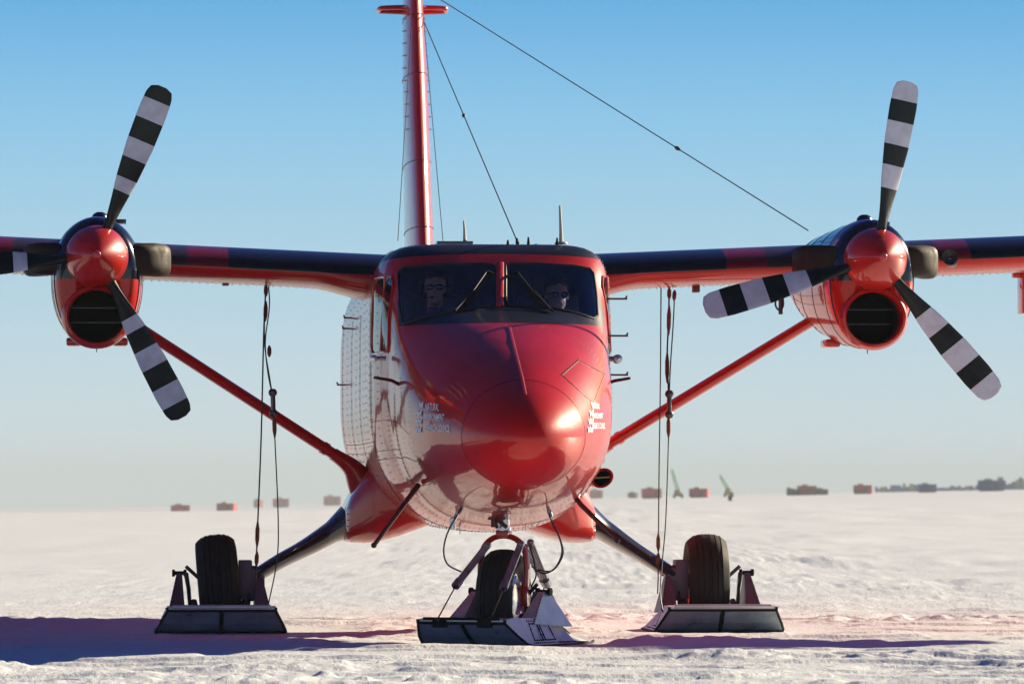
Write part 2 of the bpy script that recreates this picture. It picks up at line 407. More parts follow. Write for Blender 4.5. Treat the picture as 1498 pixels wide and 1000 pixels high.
def pchip(xa, ya, x):
    h = np.diff(xa); d = np.diff(ya)/h; n = len(xa); m = np.zeros(n)
    m[0] = d[0]; m[-1] = d[-1]
    for i in range(1, n-1):
        if d[i-1]*d[i] > 0:
            w1 = 2*h[i]+h[i-1]; w2 = h[i]+2*h[i-1]; m[i] = (w1+w2)/(w1/d[i-1]+w2/d[i])
    i = int(min(max(np.searchsorted(xa, x)-1, 0), n-2)); t = (x-xa[i])/h[i]
    return ((2*t**3-3*t*t+1)*ya[i]+(t**3-2*t*t+t)*h[i]*m[i]+(-2*t**3+3*t*t)*ya[i+1]+(t**3-t*t)*h[i]*m[i+1])
def fus_par(y):
    if y < .5:
        s = (max(y, 1e-6)/.5)**.52
        return (.405*s, 1.378+.392*s, 1.378-.318*s, 1.378+.022*s, 2, 2)
    return tuple(pchip(SA[:, 0], SA[:, k], y) for k in range(1, 7))
def fus_ring(y, off=0, n=112):
    hw, zt, zb, zm, et, eb = fus_par(y); out = []
    for k in range(n):
        th = 2*math.pi*k/n; c, s = math.cos(th), math.sin(th)
        e = et if s >= 0 else eb; h = (zt-zm) if s >= 0 else (zm-zb)
        # even spacing along high-exponent curves: direction angle -> radius
        r = (abs(c)**e + abs(s)**e)**(-1/e)
        out.append(Vector((c*r*(hw-off), y, zm+s*r*(h-off))))
    return out
ys_f = [0.0005, .004, .012, .025, .045, .07, .10, .14, .19, .25, .32, .4] + list(np.arange(.5, 3.6, .05)) + list(np.arange(3.6, 9.3, .3)) + list(np.arange(9.3, 15.01, .3))
mb = MB(); mb.loft([fus_ring(y) for y in ys_f])
fus = mb.build('fuselage', ['fuselage', 'interior', 'seam', 'dark_red'], plane, sharp=60)
BV = BVHTree.FromPolygons(mb.v, [tuple(f) for f in mb.f])
def surf(px, py, off=0.0):
    """point on the fuselage skin seen at px, py (plane frame), and its normal"""
    d = rayl(px, py); h = BV.ray_cast(CAML, d)
    if h[0] is None: return None, None
    n = h[1]
    if n.dot(d) > 0: n = -n
    return h[0] + n*off, n
# windows of the cockpit, outlines measured on the photograph and laid on the skin
WL = [(583,398),(590,391),(640,388),(700,386),(722,387),(725,395),(727,440),(722,447),(700,449.5),(675,453),(645,459),(618,466),(597,473),(590,474),(586,450)]
WR = [(740,388),(748,386),(790,386),(840,389),(862,393),(868,400),(872,430),(874,462),(868,466),(845,459),(815,452),(785,448.5),(760,447),(743,446),(740,440)]
SL = [(549.5,420),(553,410),(566,405),(569,409),(569,470),(566,502),(549,508),(547.5,470)]
def cutter(name, pts3, fwd, back):
    c = MB(); n = len(pts3)
    vs = [p+fwd for p in pts3]+[p+back for p in pts3]
    fs = [(i, (i+1) % n, n+(i+1) % n, n+i) for i in range(n)] + [tuple(range(n))[::-1], tuple(range(n, 2*n))]
    c.add(vs, fs, False)
    ob = c.build(name, ['interior'], plane)
    bm = bmesh.new(); bm.from_mesh(ob.data); bmesh.ops.triangulate(bm, faces=[f for f in bm.faces if len(f.verts) > 4]); bm.to_mesh(ob.data); bm.free()
    return ob
WL3 = [surf(*p)[0] for p in WL]; WR3 = [surf(*p)[0] for p in WR]
# side windows: given in plane frame (y, z), same both sides, on the skin
SWIN = [(2.90, 2.08), (2.98, 2.48), (3.06, 2.55), (3.62, 2.56), (3.72, 2.49), (3.74, 2.08), (3.66, 2.02), (2.96, 2.02)]
def side_pt(y, z, s, off=0):
    h = BV.ray_cast(Vector((3*s, y, z)), Vector((-s, 0, 0)))
    return h[0] + Vector((s*off, 0, 0))
cuts = []
cav = MB(); cav.loft([[Vector((p.x, p.y, max(p.z, 1.45))) for p in fus_ring(y, .055)] for y in np.arange(2.42, 4.3, .12)])
cuts.append(cav.build('cav', ['interior'], plane))
cuts.append(cutter('c1', WL3, Vector((0, -.6, 0)), Vector((0, .42, 0))))
cuts.append(cutter('c2', WR3, Vector((0, -.6, 0)), Vector((0, .42, 0))))
for s in (-1, 1):
    P3 = [side_pt(y, z, s) for y, z in SWIN]
    cuts.append(cutter('c3', P3, Vector((s*.3, 0, 0)), Vector((-s*.25, 0, 0))))
for i, c in enumerate(cuts):
    m_ = fus.modifiers.new('b%d' % i, 'BOOLEAN'); m_.operation = 'DIFFERENCE'; m_.solver = 'EXACT'; m_.object = c
    try: m_.material_mode = 'TRANSFER'
    except Exception: pass
dg = bpy.context.evaluated_depsgraph_get(); dg.update()
nm = bpy.data.meshes.new_from_object(fus.evaluated_get(dg))
print('fuselage after cut', len(nm.polygons), [m.name for m in nm.materials])
fus.modifiers.clear(); old = fus.data; fus.data = nm; nm.name = 'fuselage'
for c in cuts: bpy.data.objects.remove(c, do_unlink=True)
ii = [i for i, m in enumerate(nm.materials) if m.name == 'cockpit_interior'][0]
for p in nm.polygons:
    h_ = BV.find_nearest(p.center)
    p.material_index = 0 if h_[3] < .004 else ii
# seams and rivets join the skin's own mesh
tr = MB(); DISC_DOWN = False
def disc(p, n, r):
    u = n.orthogonal().normalized(); v = n.cross(u)
    a6 = [k*math.pi/3 for k in range(6)]; q = n if n.dot(p-Vector((0, p.y, 1.7))) > 0 else -n
    if abs(p.z-1.7) > 2 or DISC_DOWN: q = Vector((0, 0, -1))
    tr.add([p+(u*math.cos(a)+v*math.sin(a))*r for a in a6]+[p+q*r*1.2], [(i, (i+1) % 6, 6) for i in range(6)])
def ring_pts(y, a0, a1, step):
    R_ = fus_ring(y, -0.0022, 720); out = []; acc = 0
    k0 = int(a0/360*720); k1 = int(a1/360*720); prev = R_[k0 % 720]
    for k in range(k0, k1):
        p = R_[k % 720]; acc += (p-prev).length; prev = p
        if acc >= step:
            q = R_[(k+1) % 720]; t = (q-p).normalized()
            nrm = t.cross(Vector((0, 1, 0))); 
            if nrm.x*p.x < 0 and abs(p.x) > .2: nrm = -nrm
            out.append((p, nrm.normalized())); acc = 0
    return out
def rivet_ring(y, a0=150, a1=390, step=.028, r=.0038):
    tr.mi = 3
    for p, n in ring_pts(y, a0, a1, step): disc(p, n, r)
def seam_ring(y, a0, a1, w_=.004):
    tr.mi = 2
    A = fus_ring(y, -0.0018, 360); B = fus_ring(y+w_, -0.0018, 360)
    k0, k1 = int(a0), int(a1); n = k1-k0+1
    C_ = fus_ring(y+w_/2, -0.0018-w_*.5, 360)
    tr.add([A[k % 360] for k in range(k0, k1+1)]+[C_[k % 360] for k in range(k0, k1+1)]+[B[k % 360] for k in range(k0, k1+1)], [(i, i+1, n+i+1, n+i) for i in range(n-1)]+[(n+i, n+i+1, 2*n+i+1, 2*n+i) for i in range(n-1)])
def long_line(ang, y0, y1, rivets=True, dy=.03):
    n = 720; k = int(ang/360*n) % n
    ys = np.arange(y0, y1, dy)
    if rivets:
        tr.mi = 3
        for y in ys:
            R_ = fus_ring(y, -0.0022, n); p = R_[k]; t = (R_[(k+1) % n]-R_[k-1]).normalized(); disc(p, t.cross(Vector((0, 1, 0))).normalized(), .0036)
    else:
        tr.mi = 2
        A = []; B = []
        for y in ys:
            R_ = fus_ring(y, -0.0018, n); t = (R_[(k+1) % n]-R_[k-1]).normalized(); A.append(R_[k]-t*.0018); B.append(R_[k]+t*.0018)
        m_ = len(A); tr.add(A+B, [(i, i+1, m_+i+1, m_+i) for i in range(m_-1)])
seam_ring(.50, 0, 360, .003)
for y in (1.66, 1.72): rivet_ring(y, 0, 360, .03, .003)
for y in (2.12, 2.5, 2.56): rivet_ring(y, 150, 390, .03)
for y in (2.95, 3.02): rivet_ring(y, 185, 355, .03)
seam_ring(2.53, 180, 360); seam_ring(3.9, 130, 410, .006); seam_ring(4.0, 150, 390, .003)
for y in (3.4, 3.83, 4.12, 4.55, 5.0, 5.65, 6.3, 7.15, 7.9, 8.8): rivet_ring(y, 140, 400, .05, .0055)
for y in (5.6, 7.1, 8.9): seam_ring(y, 150, 390, .003)
for a in (200, 214, 228, 240, 300, 312, 326, 340): long_line(a, 3.9, 8.8, True, .09)
for a in (192, 208, 222, 318, 332, 348): long_line(a, 1.75, 3.9, True, .04)
for a in (204, 336, 250, 290): long_line(a, 2.5, 8.8, False, .1)
for a in (70, 110): long_line(a, 3.15, 5.0, True, .03)
for y in (3.2, 3.26, 3.5): rivet_ring(y, 20, 160, .035, .003)
long_line(90, .55, 2.1, False, .05)
bmf = bmesh.new(); bmf.from_mesh(fus.data)
vv = [bmf.verts.new(p) for p in tr.v]
for f, mi in zip(tr.f, tr.m):
    fc = bmf.faces.new([vv[i] for i in f]); fc.material_index = mi; fc.smooth = True
bmf.to_mesh(fus.data); bmf.free()
print([m.name for m in fus.data.materials])
try: fus.data.set_sharp_from_angle(angle=math.radians(50))
except Exception: pass

def pane(name, poly, nx=26, nz=16, off=0.004):
    """sheet of glass lying on the skin inside an outline of the photograph"""
    x0 = min(p[0] for p in poly)-1.5; x1 = max(p[0] for p in poly)+1.5; y0 = min(p[1] for p in poly)-1.5; y1 = max(p[1] for p in poly)+1.5
    bm = bmesh.new(); vs = [bm.verts.new((p[0], p[1], 0)) for p in poly]; bm.faces.new(vs)
    for i in range(1, nx): bmesh.ops.bisect_plane(bm, geom=bm.verts[:]+bm.edges[:]+bm.faces[:], plane_co=(lerp(x0, x1, i/nx), 0, 0), plane_no=(1, 0, 0))
    for i in range(1, nz): bmesh.ops.bisect_plane(bm, geom=bm.verts[:]+bm.edges[:]+bm.faces[:], plane_co=(0, lerp(y0, y1, i/nz), 0), plane_no=(0, 1, 0))
    for v in bm.verts: v.co = surf(v.co.x, v.co.y, off)[0]
    me = bpy.data.meshes.new(name); bm.to_mesh(me); bm.free(); me.materials.append(M['glass'])
    for p in me.polygons: p.use_smooth = True
    o = bpy.data.objects.new(name, me); COL.objects.link(o); o.parent = fus; return o
def seal(name, pts, r, parent):
    t = MB(); P3 = catmull([*pts, pts[0]], 4); t.tube(P3, r, 8); return t.build(name, 'rubber_seal', parent)
for poly in (WL, WR):
    pn = pane('windshield', poly)
    ed = []
    for i in range(len(poly)):
        a, b = poly[i], poly[(i+1) % len(poly)]
        ed += [surf(lerp(a[0], b[0], t), lerp(a[1], b[1], t), .004)[0] for t in (0, .5)]
    t = MB(); t.tube(ed+[ed[0]], .008, 8); t.build('window_seal', 'rubber_seal', fus)
for s in (-1, 1):
    P3 = [side_pt(y, z, s, .004) for y, z in SWIN]
    c = sum(P3, Vector())/len(P3)
    g = MB(); nn = len(P3)
    rings = [P3] + [[side_pt(lerp(c.y, p.y, k), lerp(c.z, p.z, k), s, .004) for p in P3] for k in (.66, .33)]
    g.loft(rings, False); g.add(rings[-1], [tuple(range(nn))]); g.build('side_window', 'glass', fus)
    t = MB(); ed = []
    for i in range(nn):
        a, b = SWIN[i], SWIN[(i+1) % nn]
        ed += [side_pt(lerp(a[0], b[0], q), lerp(a[1], b[1], q), s, .006) for q in (0, .5)]
    t.tube(ed+[ed[0]], .009, 8); t.tube([side_pt(3.22, 2.03, s, .006), side_pt(3.20, 2.555, s, .006)], .010, 8)
    t.build('window_frame', 'red', fus)
# centre post and brow strip
t = MB()
pts = [surf(731.5, y, .012)[0] for y in (386, 400, 415, 430, 445, 449)]
t.tube(pts, [(.010, .026)]*len(pts), 12, flat=(0, -1, .5)); 
for k, y in enumerate(range(392, 446, 9)):
    p, n = surf(731.5, y, .023); o = len(t.v); t.mi = 1; t.sphere(p, .003, 4); t.mi = 0
t.build('centre_post', ['red', 'dark_red'], fus)
# cockpit fittings: glareshield, seats, overhead panel
t = MB(); t.mi = 0
t.box((0, 2.78, 2.10), (1.30, .36, .20)); t.build('instrument_panel', 'interior', fus, bevel=.04)
for s in (-1, 1):
    t = MB(); t.box((s*.40, 3.62, 2.08), (.44, .09, .72)); t.box((s*.40, 3.64, 2.50), (.24, .08, .16)); t.box((s*.40, 3.40, 1.70), (.44, .46, .12))
    t.build('pilot_seat', 'grip', fus, bevel=.03)
    t = MB(); cx = s*.40
    t.tube([(cx-.14, 2.98, 2.12), (cx-.15, 2.97, 2.04), (cx-.08, 2.98, 1.99), (cx+.08, 2.98, 1.99), (cx+.15, 2.97, 2.04), (cx+.14, 2.98, 2.12)], .014, 8)
    t.tube([(cx, 2.98, 1.99), (cx*.2, 3.02, 1.6)], .02, 8); t.build('control_yoke', 'grip', fus)
# wipers
for (a, b, c) in (((712, 402), (694, 428), (668, 456)), ((757, 404), (778, 430), (806, 457))):
    t = MB(); q = [surf(*p, .030)[0] for p in (a, b)] + [surf(c[0], c[1], .018)[0]]
    root = surf(lerp(a[0], 731, .6), a[1]+2, .01)[0]
    t.tube([root, q[0]], .010, 8); t.tube(q, [.008, .006, .005], 8)
    e0 = surf(lerp(a[0], c[0], .30), lerp(a[1], c[1], .30)+1.5, .014)[0]; e1 = surf(lerp(a[0], c[0], 1.04), lerp(a[1], c[1], 1.04)-1, .014)[0]
    mid = (e0+e1)/2; 
    t.tube([e0, surf(lerp(a[0], c[0], .66), lerp(a[1], c[1], .66)+1, .014)[0], e1], (.008), 6)
    t.tube([q[1]+Vector((.02*(1 if c[0] > 731 else -1), 0, 0)), e1], .004, 6)
    t.build('wiper', 'trim', fus)
# nose details
t = MB(); pts = [surf(x, y, .004)[0] for x, y in ((745, 479), (750, 500), (757, 528), (764, 556), (768, 577))]
t.tube(pts, [(.005, .012)]*5, 8, flat=(0, -1, 1)); t.build('nose_strip', 'red', fus)
t = MB()
hp = [(847, 527), (884, 547), (868, 590), (822, 549)]
hp2 = []
for i in range(4):
    a, b = hp[i], hp[(i+1) % 4]; hp2 += [surf(lerp(a[0], b[0], q), lerp(a[1], b[1], q), .002) for q in (0, .25, .5, .75)]
hp2 = [h[0] for h in hp2 if h[0] is not None]
t.tube(hp2+[hp2[0]], .0028, 6); t.mi = 1
for i in range(12):
    p = surf(lerp(822, 847, i/11)-1, lerp(549, 527, i/11)-1, .004)[0]; t.sphere(p, .0045, 5)
t.build('hatch_seam', ['seam', 'dark_red'], fus)
# writing on the nose
def text_pts(body, shear=.25):
    cu = bpy.data.curves.new('tx', 'FONT'); cu.body = body; cu.shear = shear; cu.offset = 0.012; cu.resolution_u = 3
    o = bpy.data.objects.new('tx', cu); COL.objects.link(o)
    d_ = bpy.context.evaluated_depsgraph_get(); d_.update()
    me = bpy.data.meshes.new_from_object(o.evaluated_get(d_))
    v = [tuple(p.co) for p in me.vertices]; f = [tuple(p.vertices) for p in me.polygons]
    bpy.data.objects.remove(o, do_unlink=True); bpy.data.meshes.remove(me); bpy.data.curves.remove(cu); return v, f
def put_text(tm, body, x0, x1, y0, y1, slope=0):
    v, f = text_pts(body); ax = min(p[0] for p in v); bx = max(p[0] for p in v); ay = min(p[1] for p in v); by = max(p[1] for p in v)
    out = []
    for p in v:
        u = (p[0]-ax)/(bx-ax); q = (p[1]-ay)/(by-ay)
        px = lerp(x0, x1, u); s_, _ = surf(px, lerp(y1, y0, q)+slope*u, .006)
        if s_ is None: return
        out.append(s_)
    tm.add(out, f)
LOGO = []
for r_, (cx, wd, n_) in enumerate(((617.5, 6, 1), (614.5, 7, 1.0), (613.5, 8.5, 2), (612.5, 9.5, 2))):
    y0 = 586+r_*12; y1 = y0+11
    for k in range(int(n_)):
        w_ = wd/int(n_); xl = cx-wd/2+k*w_
        LOGO.append([(xl, y0+1.5), (xl+w_*.5, y0+5), (xl+w_, y0), (xl+w_*.98, y0+6), (xl+w_*.8, y1), (xl+w_*.5, y0+8.5), (xl+w_*.2, y1), (xl+w_*.05, y0+6)])
for side in (0, 1):
    t = MB()
    fx = (lambda x: x) if side == 0 else (lambda x: 863+(x-613)*.8)
    for pl in LOGO:
        P3 = [surf(fx(x), y, .006)[0] for x, y in pl]
        if all(p is not None for p in P3): t.add(P3, [tuple(range(len(P3)))])
    t.build('emblem', 'decal', fus)
    if side == 0:
        rows = (('NATURAL', 623, 643, 589.5, 600, 1), ('ENVIRONMENT', 621, 651, 604.5, 615, 1), ('RESEARCH COUNCIL', 620.5, 659, 619.5, 630, 2))
    else:
        rows = (('NATURAL', 866.5, 876, 590, 598, 0), ('ENVIRONMENT', 866, 881, 604, 612, 0), ('RESEARCH COUNCIL', 865.5, 884, 618, 627, 0))
    for rw in rows:
        t = MB(); put_text(t, *rw); t.build('lettering', 'decal', fus)
# probes, steps and masts along the sides
def rod(name, pts, r, m_, n=8):
    t = MB(); t.tube(pts, r, n); return t.build(name, m_, fus)
for sd, lst in ((1, ((3.2, 2.40), (3.2, 2.14), (3.2, 1.865))), (-1, ((7.5, 2.40), (7.6, 2.32), (8.5, 1.90), (8.0, 1.25)))):
    for (yy, zz) in lst:
        p = side_pt(yy, zz, sd); L_ = .12 if sd > 0 else .05; q = p+Vector((sd*L_, 0, 0)); t = MB()
        t.box((p+q)/2, (L_+.02, .07, .012)); t.tube([q+Vector((-sd*.005, 0, -.004)), q+Vector((sd*.012, 0, .022))], .006, 6); t.build('step', 'dark_red', fus)
rod('pitot_tube', [pix(880, 565, 2.6), pix(898, 557, 2.45), pix(921, 553, 2.3)], [.014, .012, .010], 'dark_red')
rod('pitot_tube', [pix(590, 565, 2.3), pix(572, 556, 2.2), pix(548, 552, 2.0)], [.014, .012, .010], 'dark_red')
p = pix(903, 525, 3.0); t = MB(); t.lathe([(.0, -.09), (.028, -.085), (.032, -.06), (.032, .06), (.0, .07)], p, 'Y', 14); t.tube([p, p+Vector((-.09, 0, 0))], .02, 8); t.build('vent_nozzle', 'steel', fus)
p = pix(546, 524, 2.9); t = MB(); t.lathe([(.0, -.09), (.022, -.085), (.026, -.06), (.026, .06), (.0, .07)], p, 'Y', 14); t.tube([p, p+Vector((.09, 0, 0))], .016, 8); t.build('vent_nozzle', 'steel', fus)
def scoop():
    c = pix(881, 699, 2.5); t = MB(); rot = Matrix.Rotation(math.radians(-30), 3, 'Y')
    def ring(y, r): return [c + rot @ Vector((math.cos(a)*r*1.25, y, math.sin(a)*r)) for a in [k*2*math.pi/28 for k in range(28)]]
    t.loft([ring(.55, .03), ring(.25, .062), ring(0, .066), ring(-.02, .064), ring(-.025, .056), ring(-.01, .048)], False)
    t.mi = 1; t.loft([ring(-.01, .048), ring(.2, .045)], False); t.add(ring(.2, .045), [tuple(range(28))])
    t.mi = 2; t.tube([c+rot @ Vector((-.05, .0, .03)), c+rot @ Vector((.05, .0, -.02))], .005, 6)
    t.build('air_scoop', ['red', 'hole', 'yellow'], fus)
scoop()
rod('drain_pipe', [pix(612, 709, 2.2), pix(598, 728, 2.1), pix(548, 796, 2.0)], [.02, .018, .015], 'dark_red')
rod('drain_pipe', [pix(833, 715, 2.2), pix(850, 738, 2.1), pix(903, 790, 2.0)], [.02, .018, .015], 'dark_red')
t = MB(); t.sphere(pix(547, 797, 2.0), .02, 8); t.build('drain_cap', 'dark_red', fus)
t = MB(); t.sphere(pix(903, 790, 2.0), .02, 8); t.build('drain_cap', 'dark_red', fus)
for px, py in ((672, 775), (768, 770), (777, 768)): rod('belly_mast', [pix(px, py-14, 2.8), pix(px+1, py+6, 2.8)], [.008, .003], 'steel', 6)
p = pix(662, 764, 2.3); t = MB(); t.lathe([(0, -.05), (.022, -.045), (.022, .03), (0, .04)], p, 'Z', 12); t.tube([p, pix(672, 745, 2.3)], .014, 8); t.build('beacon', 'steel', fus)
# antennas on the roof
t = MB(); a = pix(821, 356, 3.5); t.tube([a, a+Vector((0, .03, .10)), a+Vector((-.005, .06, .27))], [(.03, .016), (.022, .012), (.012, .008)], 10)
t.lathe([(.05, 0), (.04, .015), (0, .02)], a+Vector((0, 0, -.005)), 'Z', 14); t.build('blade_antenna', 'antenna', fus)
t = MB(); a = pix(680, 353, 4.4); t.tube([a, a+Vector((0, .03, .08)), a+Vector((-.005, .05, .15))], [(.03, .014), (.02, .010), (.01, .006)], 10)
t.mi = 1; t.box(a+Vector((-.08, 0, -.015)), (.26, .3, .02)); t.build('blade_antenna', ['antenna', 'black'], fus)
for px, h in ((743, .035), (773, .055), (815, .05)):
    rod('roof_stud', [pix(px, 358, 3.45), pix(px, 358, 3.45)+Vector((0, 0, h))], [.012, .006], 'trim')
# ------------------------------------------------------------------ wing
WZ = 2.61; DIH = 0.045; WY = 5.12; CHORD = 1.98
def airfoil(x, chord=CHORD, th=.14, y0=WY, zc=None, n=26):
    z0 = WZ + abs(x)*DIH if zc is None else zc; out = []
    for k in range(2*n):
        if k < n: u = .5*(1-math.cos(math.pi*k/n)); s = 1
        else: u = .5*(1+math.cos(math.pi*(k-n)/n)); s = -1
        yt = 5*th*(.2969*math.sqrt(u)-.126*u-.3516*u*u+.2843*u**3-.1015*u**4)
        cam_ = .022*math.sin(math.pi*min(u*1.1, 1))
        out.append(Vector((x, y0+u*chord, z0+(yt*s+cam_)*chord)))
    return out
t = MB(); xs = [-9.9, -9.8, -7, -5, -3.8, -2.8, -1.8, -1.35, -1.2, -1.1, -1.0, -.9, -.8]
def wsec(x):
    ax = abs(x); k = smooth(1.25, .80, ax)
    q = airfoil(x, CHORD*(0.85 if ax > 9.85 else 1), .14-(.05 if ax > 9.85 else 0), WY, WZ+ax*DIH)
    zc_ = WZ+ax*DIH
    return [Vector((p.x, p.y, p.z-(.07*k if p.z < zc_+.01 else 0))) for p in q]
t.loft([wsec(x) for x in xs+[-.4, 0, .4]+[-x for x in xs[::-1]]])
# rivets along the underside
tr = t; t.mi = 1; DISC_DOWN = True
for s in (-1, 1):
    for yy, st in ((WY+.10, .04), (WY+.32, .05), (WY+.62, .06), (WY+1.0, .06)):
        for x in np.arange(1.2, 5.2, st):
            sec = wsec(x*s); u = (yy-WY)/CHORD
            zb = min(sec, key=lambda p: abs(p.y-yy)+(0 if p.z < WZ+x*DIH else 9)).z
            disc(Vector((x*s, yy, zb-.003)), Vector((0, 0, -1)), .005)
wing = t.build('wing', ['wing', 'seam'], plane, sharp=50)
# fairing hooks and small pylons under the wing
for px, py in ((330, 411), (1101, 418), (1018, 421)):
    p = pix(px, py, 5.6); t = MB(); t.box(p, (.05, .12, .07)); t.build('wing_bracket', 'dark_red', wing, bevel=.008)
p = pix(1496, 402, 6.6); t = MB(); t.box(p+Vector((0, 0, -.14)), (.045, .25, .32)); t.box(p+Vector((-.02, 0, 0)), (.12, .1, .05)); t.build('flap_bracket', 'red', wing, bevel=.008)
p = pix(-95, 402, 6.6)
p = pix(1140, 440, 5.4); t = MB(); t.tube(catmull([p+Vector((0, 0, .08)), p+Vector((-.03, 0, -.02)), p+Vector((.0, 0, -.07)), p+Vector((.03, 0, -.03)), p+Vector((.02, 0, .08))], 5), .008, 6)
t.tube([p+Vector((.01, 0, .1)), p+Vector((.01, 0, -.10))], .016, 8); t.build('wing_probe', 'dark_steel', wing)
# landing light in the right wing's leading edge
p = pix(1389, 376, WY-.025); t = MB(); t.sphere(p+Vector((.02, .09, -.01)), .085, 14, (1.1, .85, .75)); t.mi = 1; t.lathe([(.001, .03), (.05, .0), (.06, -.02)], p+Vector((0, .0, 0)), 'Y', 16)
t.build('landing_light', ['lens', 'dark_steel'], wing)
p = pix(1432, 378, WY+.0)
# ------------------------------------------------------------------ engines
NX = 2.79; HZ = 2.712
def nacelle(s):
    cx = s*NX-.013; t = MB()
    def sec(y, zc, hw, zt, zb, nt=2.0, nb=2.2, n=48):
        out = []
        for k in range(n):
            th = 2*math.pi*k/n; c_, s_ = math.cos(th), math.sin(th); e = nt if s_ > 0 else nb
            r = (abs(c_)**e+abs(s_)**e)**(-1/e)
            out.append(Vector((cx+c_*r*hw, y, zc+s_*r*((zt-zc) if s_ > 0 else (zc-zb)))))
        return out
    S = [(3.93, 2.62, .20, 2.90, 2.30), (3.94, 2.62, .245, 2.945, 2.19), (3.97, 2.62, .275, 2.975, 2.13), (4.03, 2.62, .298, 3.0, 2.10), (4.15, 2.62, .312, 3.015, 2.085), (4.4, 2.62, .325, 3.02, 2.08),
         (5.0, 2.62, .335, 3.015, 2.12), (5.6, 2.63, .335, 3.01, 2.19), (6.3, 2.66, .325, 3.0, 2.31), (6.9, 2.70, .29, 2.95, 2.45), (7.4, 2.72, .20, 2.87, 2.56), (7.9, 2.74, .04, 2.80, 2.68)]
    def nring(y, off=.001, n=96):
        q_ = [float(np.interp(y, [r[0] for r in S], [r[k] for r in S])) for k in range(1, 5)]
        return sec(y, q_[0], q_[1]+off, q_[2]+off, q_[3]-off, 2.0, 2.35, n)
    t.loft([sec(y, zc, hw, zt, zb, 2.0, 2.35) for y, zc, hw, zt, zb in S], True)
    body = t.build('nacelle', ['nacelle', 'seam'], plane, sharp=50)
    # chin intake: cut a real hole
    ic = Vector((cx, 0, 2.295)); c = MB(); c.lathe([(.187, 3.5), (.187, 4.6)], ic, 'Y', 40, sx=1.07, sz=.99, caps=True); co = c.build('cutn', ['hole'], plane)
    md = body.modifiers.new('b', 'BOOLEAN'); md.operation = 'DIFFERENCE'; md.solver = 'EXACT'; md.object = co
    try: md.material_mode = 'TRANSFER'
    except Exception: pass
    d_ = bpy.context.evaluated_depsgraph_get(); d_.update(); me = bpy.data.meshes.new_from_object(body.evaluated_get(d_))
    body.modifiers.clear(); body.data = me; me.name = 'nacelle'; bpy.data.objects.remove(co, do_unlink=True)
    me.materials.append(M['hole']); hi = len(me.materials)-1
    for p in me.polygons:
        if math.hypot((p.center.x-ic.x)/1.07, (p.center.z-ic.z)/.99) < .1885 and p.center.y > 3.9: p.material_index = hi
    c = MB(); c.lathe([(.186, 4.10), (.184, 3.98), (.187, 3.925), (.198, 3.905), (.214, 3.91), (.228, 3.94), (.236, 3.99)], ic, 'Y', 40, sx=1.07, sz=.99); c.build('intake_lip', 'red', body)
    c = MB(); 
    for dz in (-.035, .07): c.box(ic+Vector((0, 4.3, dz)), (.37, .02, .007))
    c.build('intake_grille', 'dark_steel', body)
    # thin dark blue line round the chin
    c = MB(); pts = []
    for k in range(41):
        a = math.pi+math.pi*k/40
        q = nring(4.06); pts.append(q[int(round(48+48*k/40)) % 96]+Vector((0, 0, 0)))
    c.tube([cpt+(cpt-Vector((cx, 4.06, 2.62))).normalized()*.001 for cpt in pts], .006, 6); c.build('chin_stripe', mat('stripe_blue', (.02, .02, .12), .4), body)
    # oil door bump, cooling bump and seams
    c = MB(); c.sphere((cx+.02, 4.6, 3.025), .06, 8, (1, 1.3, .8)); c.box((cx+.16, 4.7, 3.005), (.10, .14, .03)); c.build('vent_dome', 'black', body)
    c = MB()
    for yy in (4.3, 4.9, 5.6, 6.2):
        r1 = nring(yy); c.tube(r1+[r1[0]], .0016, 5)
    for yy in np.arange(4.05, 6.2, .05):
        q = nring(yy)
        for k in (36, 52, 66, 88, 76): c.sphere(q[k], .0028, 3)
    for k in (44, 54, 90): c.tube([nring(yy)[k] for yy in np.arange(4.1, 6.2, .1)], .0014, 5)
    c.build('cowl_fastener', 'seam', body)
    for q in (-1, 1): c = MB(); c.box((cx+q*.17, 5.1, 2.14), (.11, .35, .06)); c.build('cooling_scoop', 'red', body, bevel=.02)
    c = MB(); c.tube([(cx, 4.3, 2.09), (cx, 4.3, 2.045)], [.006, .003], 6); c.build('drain_mast', 'dark_steel', body)
    # exhaust stubs, both sides
    for q in (-1, 1):
        e = MB(); rings = []
        for (dx, y, w_, h) in ((.26, 4.10, .10, .10), (.34, 4.12, .11, .112), (.43, 4.20, .115, .118), (.485, 4.32, .10, .118), (.51, 4.46, .085, .115)):
            ring = []
            ang = {0.26: 0, .34: .15, .43: .55, .485: 1.0, .51: 1.2}[dx]
            ax_ = Vector((math.sin(ang)*-1, math.cos(ang), 0))       # direction across the duct
            for k in range(28):
                th = 2*math.pi*k/28; c_, s_ = math.cos(th), math.sin(th); r = (abs(c_)**4+abs(s_)**4)**(-.25)
                v = ax_*c_*r*w_; ring.append(Vector((cx+q*(dx+v.x-.055), y+v.y, 2.71+s_*r*h)))
            rings.append(ring)
        e.loft(rings, True); e.build('exhaust_stub', 'exhaust', body, sharp=50)
    # propeller
    angs = (69, -62, 184) if s < 0 else (80, -49, 196)
    pc = Vector((cx, 3.78, HZ))
    h = MB(); h.lathe([(0, -.06), (.10, -.06), (.14, -.03), (.14, .09), (.05, .12), (0, .12)], pc, 'Y', 32); prop = h.build('propeller', 'dark_steel', plane)
    sp_ = MB(); prof = []
    for k in range(17):
        u = k/16; prof.append((max(.001, .226*(math.sin(u*math.pi/2)**.80)), -.34+.42*u**1.1-0.0))
    prof += [(.226, .09), (.20, .10), (.14, .10)]
    sp_.lathe(prof, pc, 'Y', 48); sp_.mi = 1; sp_.sphere(pc+Vector((0, -.335, 0)), .030, 10, (1, .5, 1))
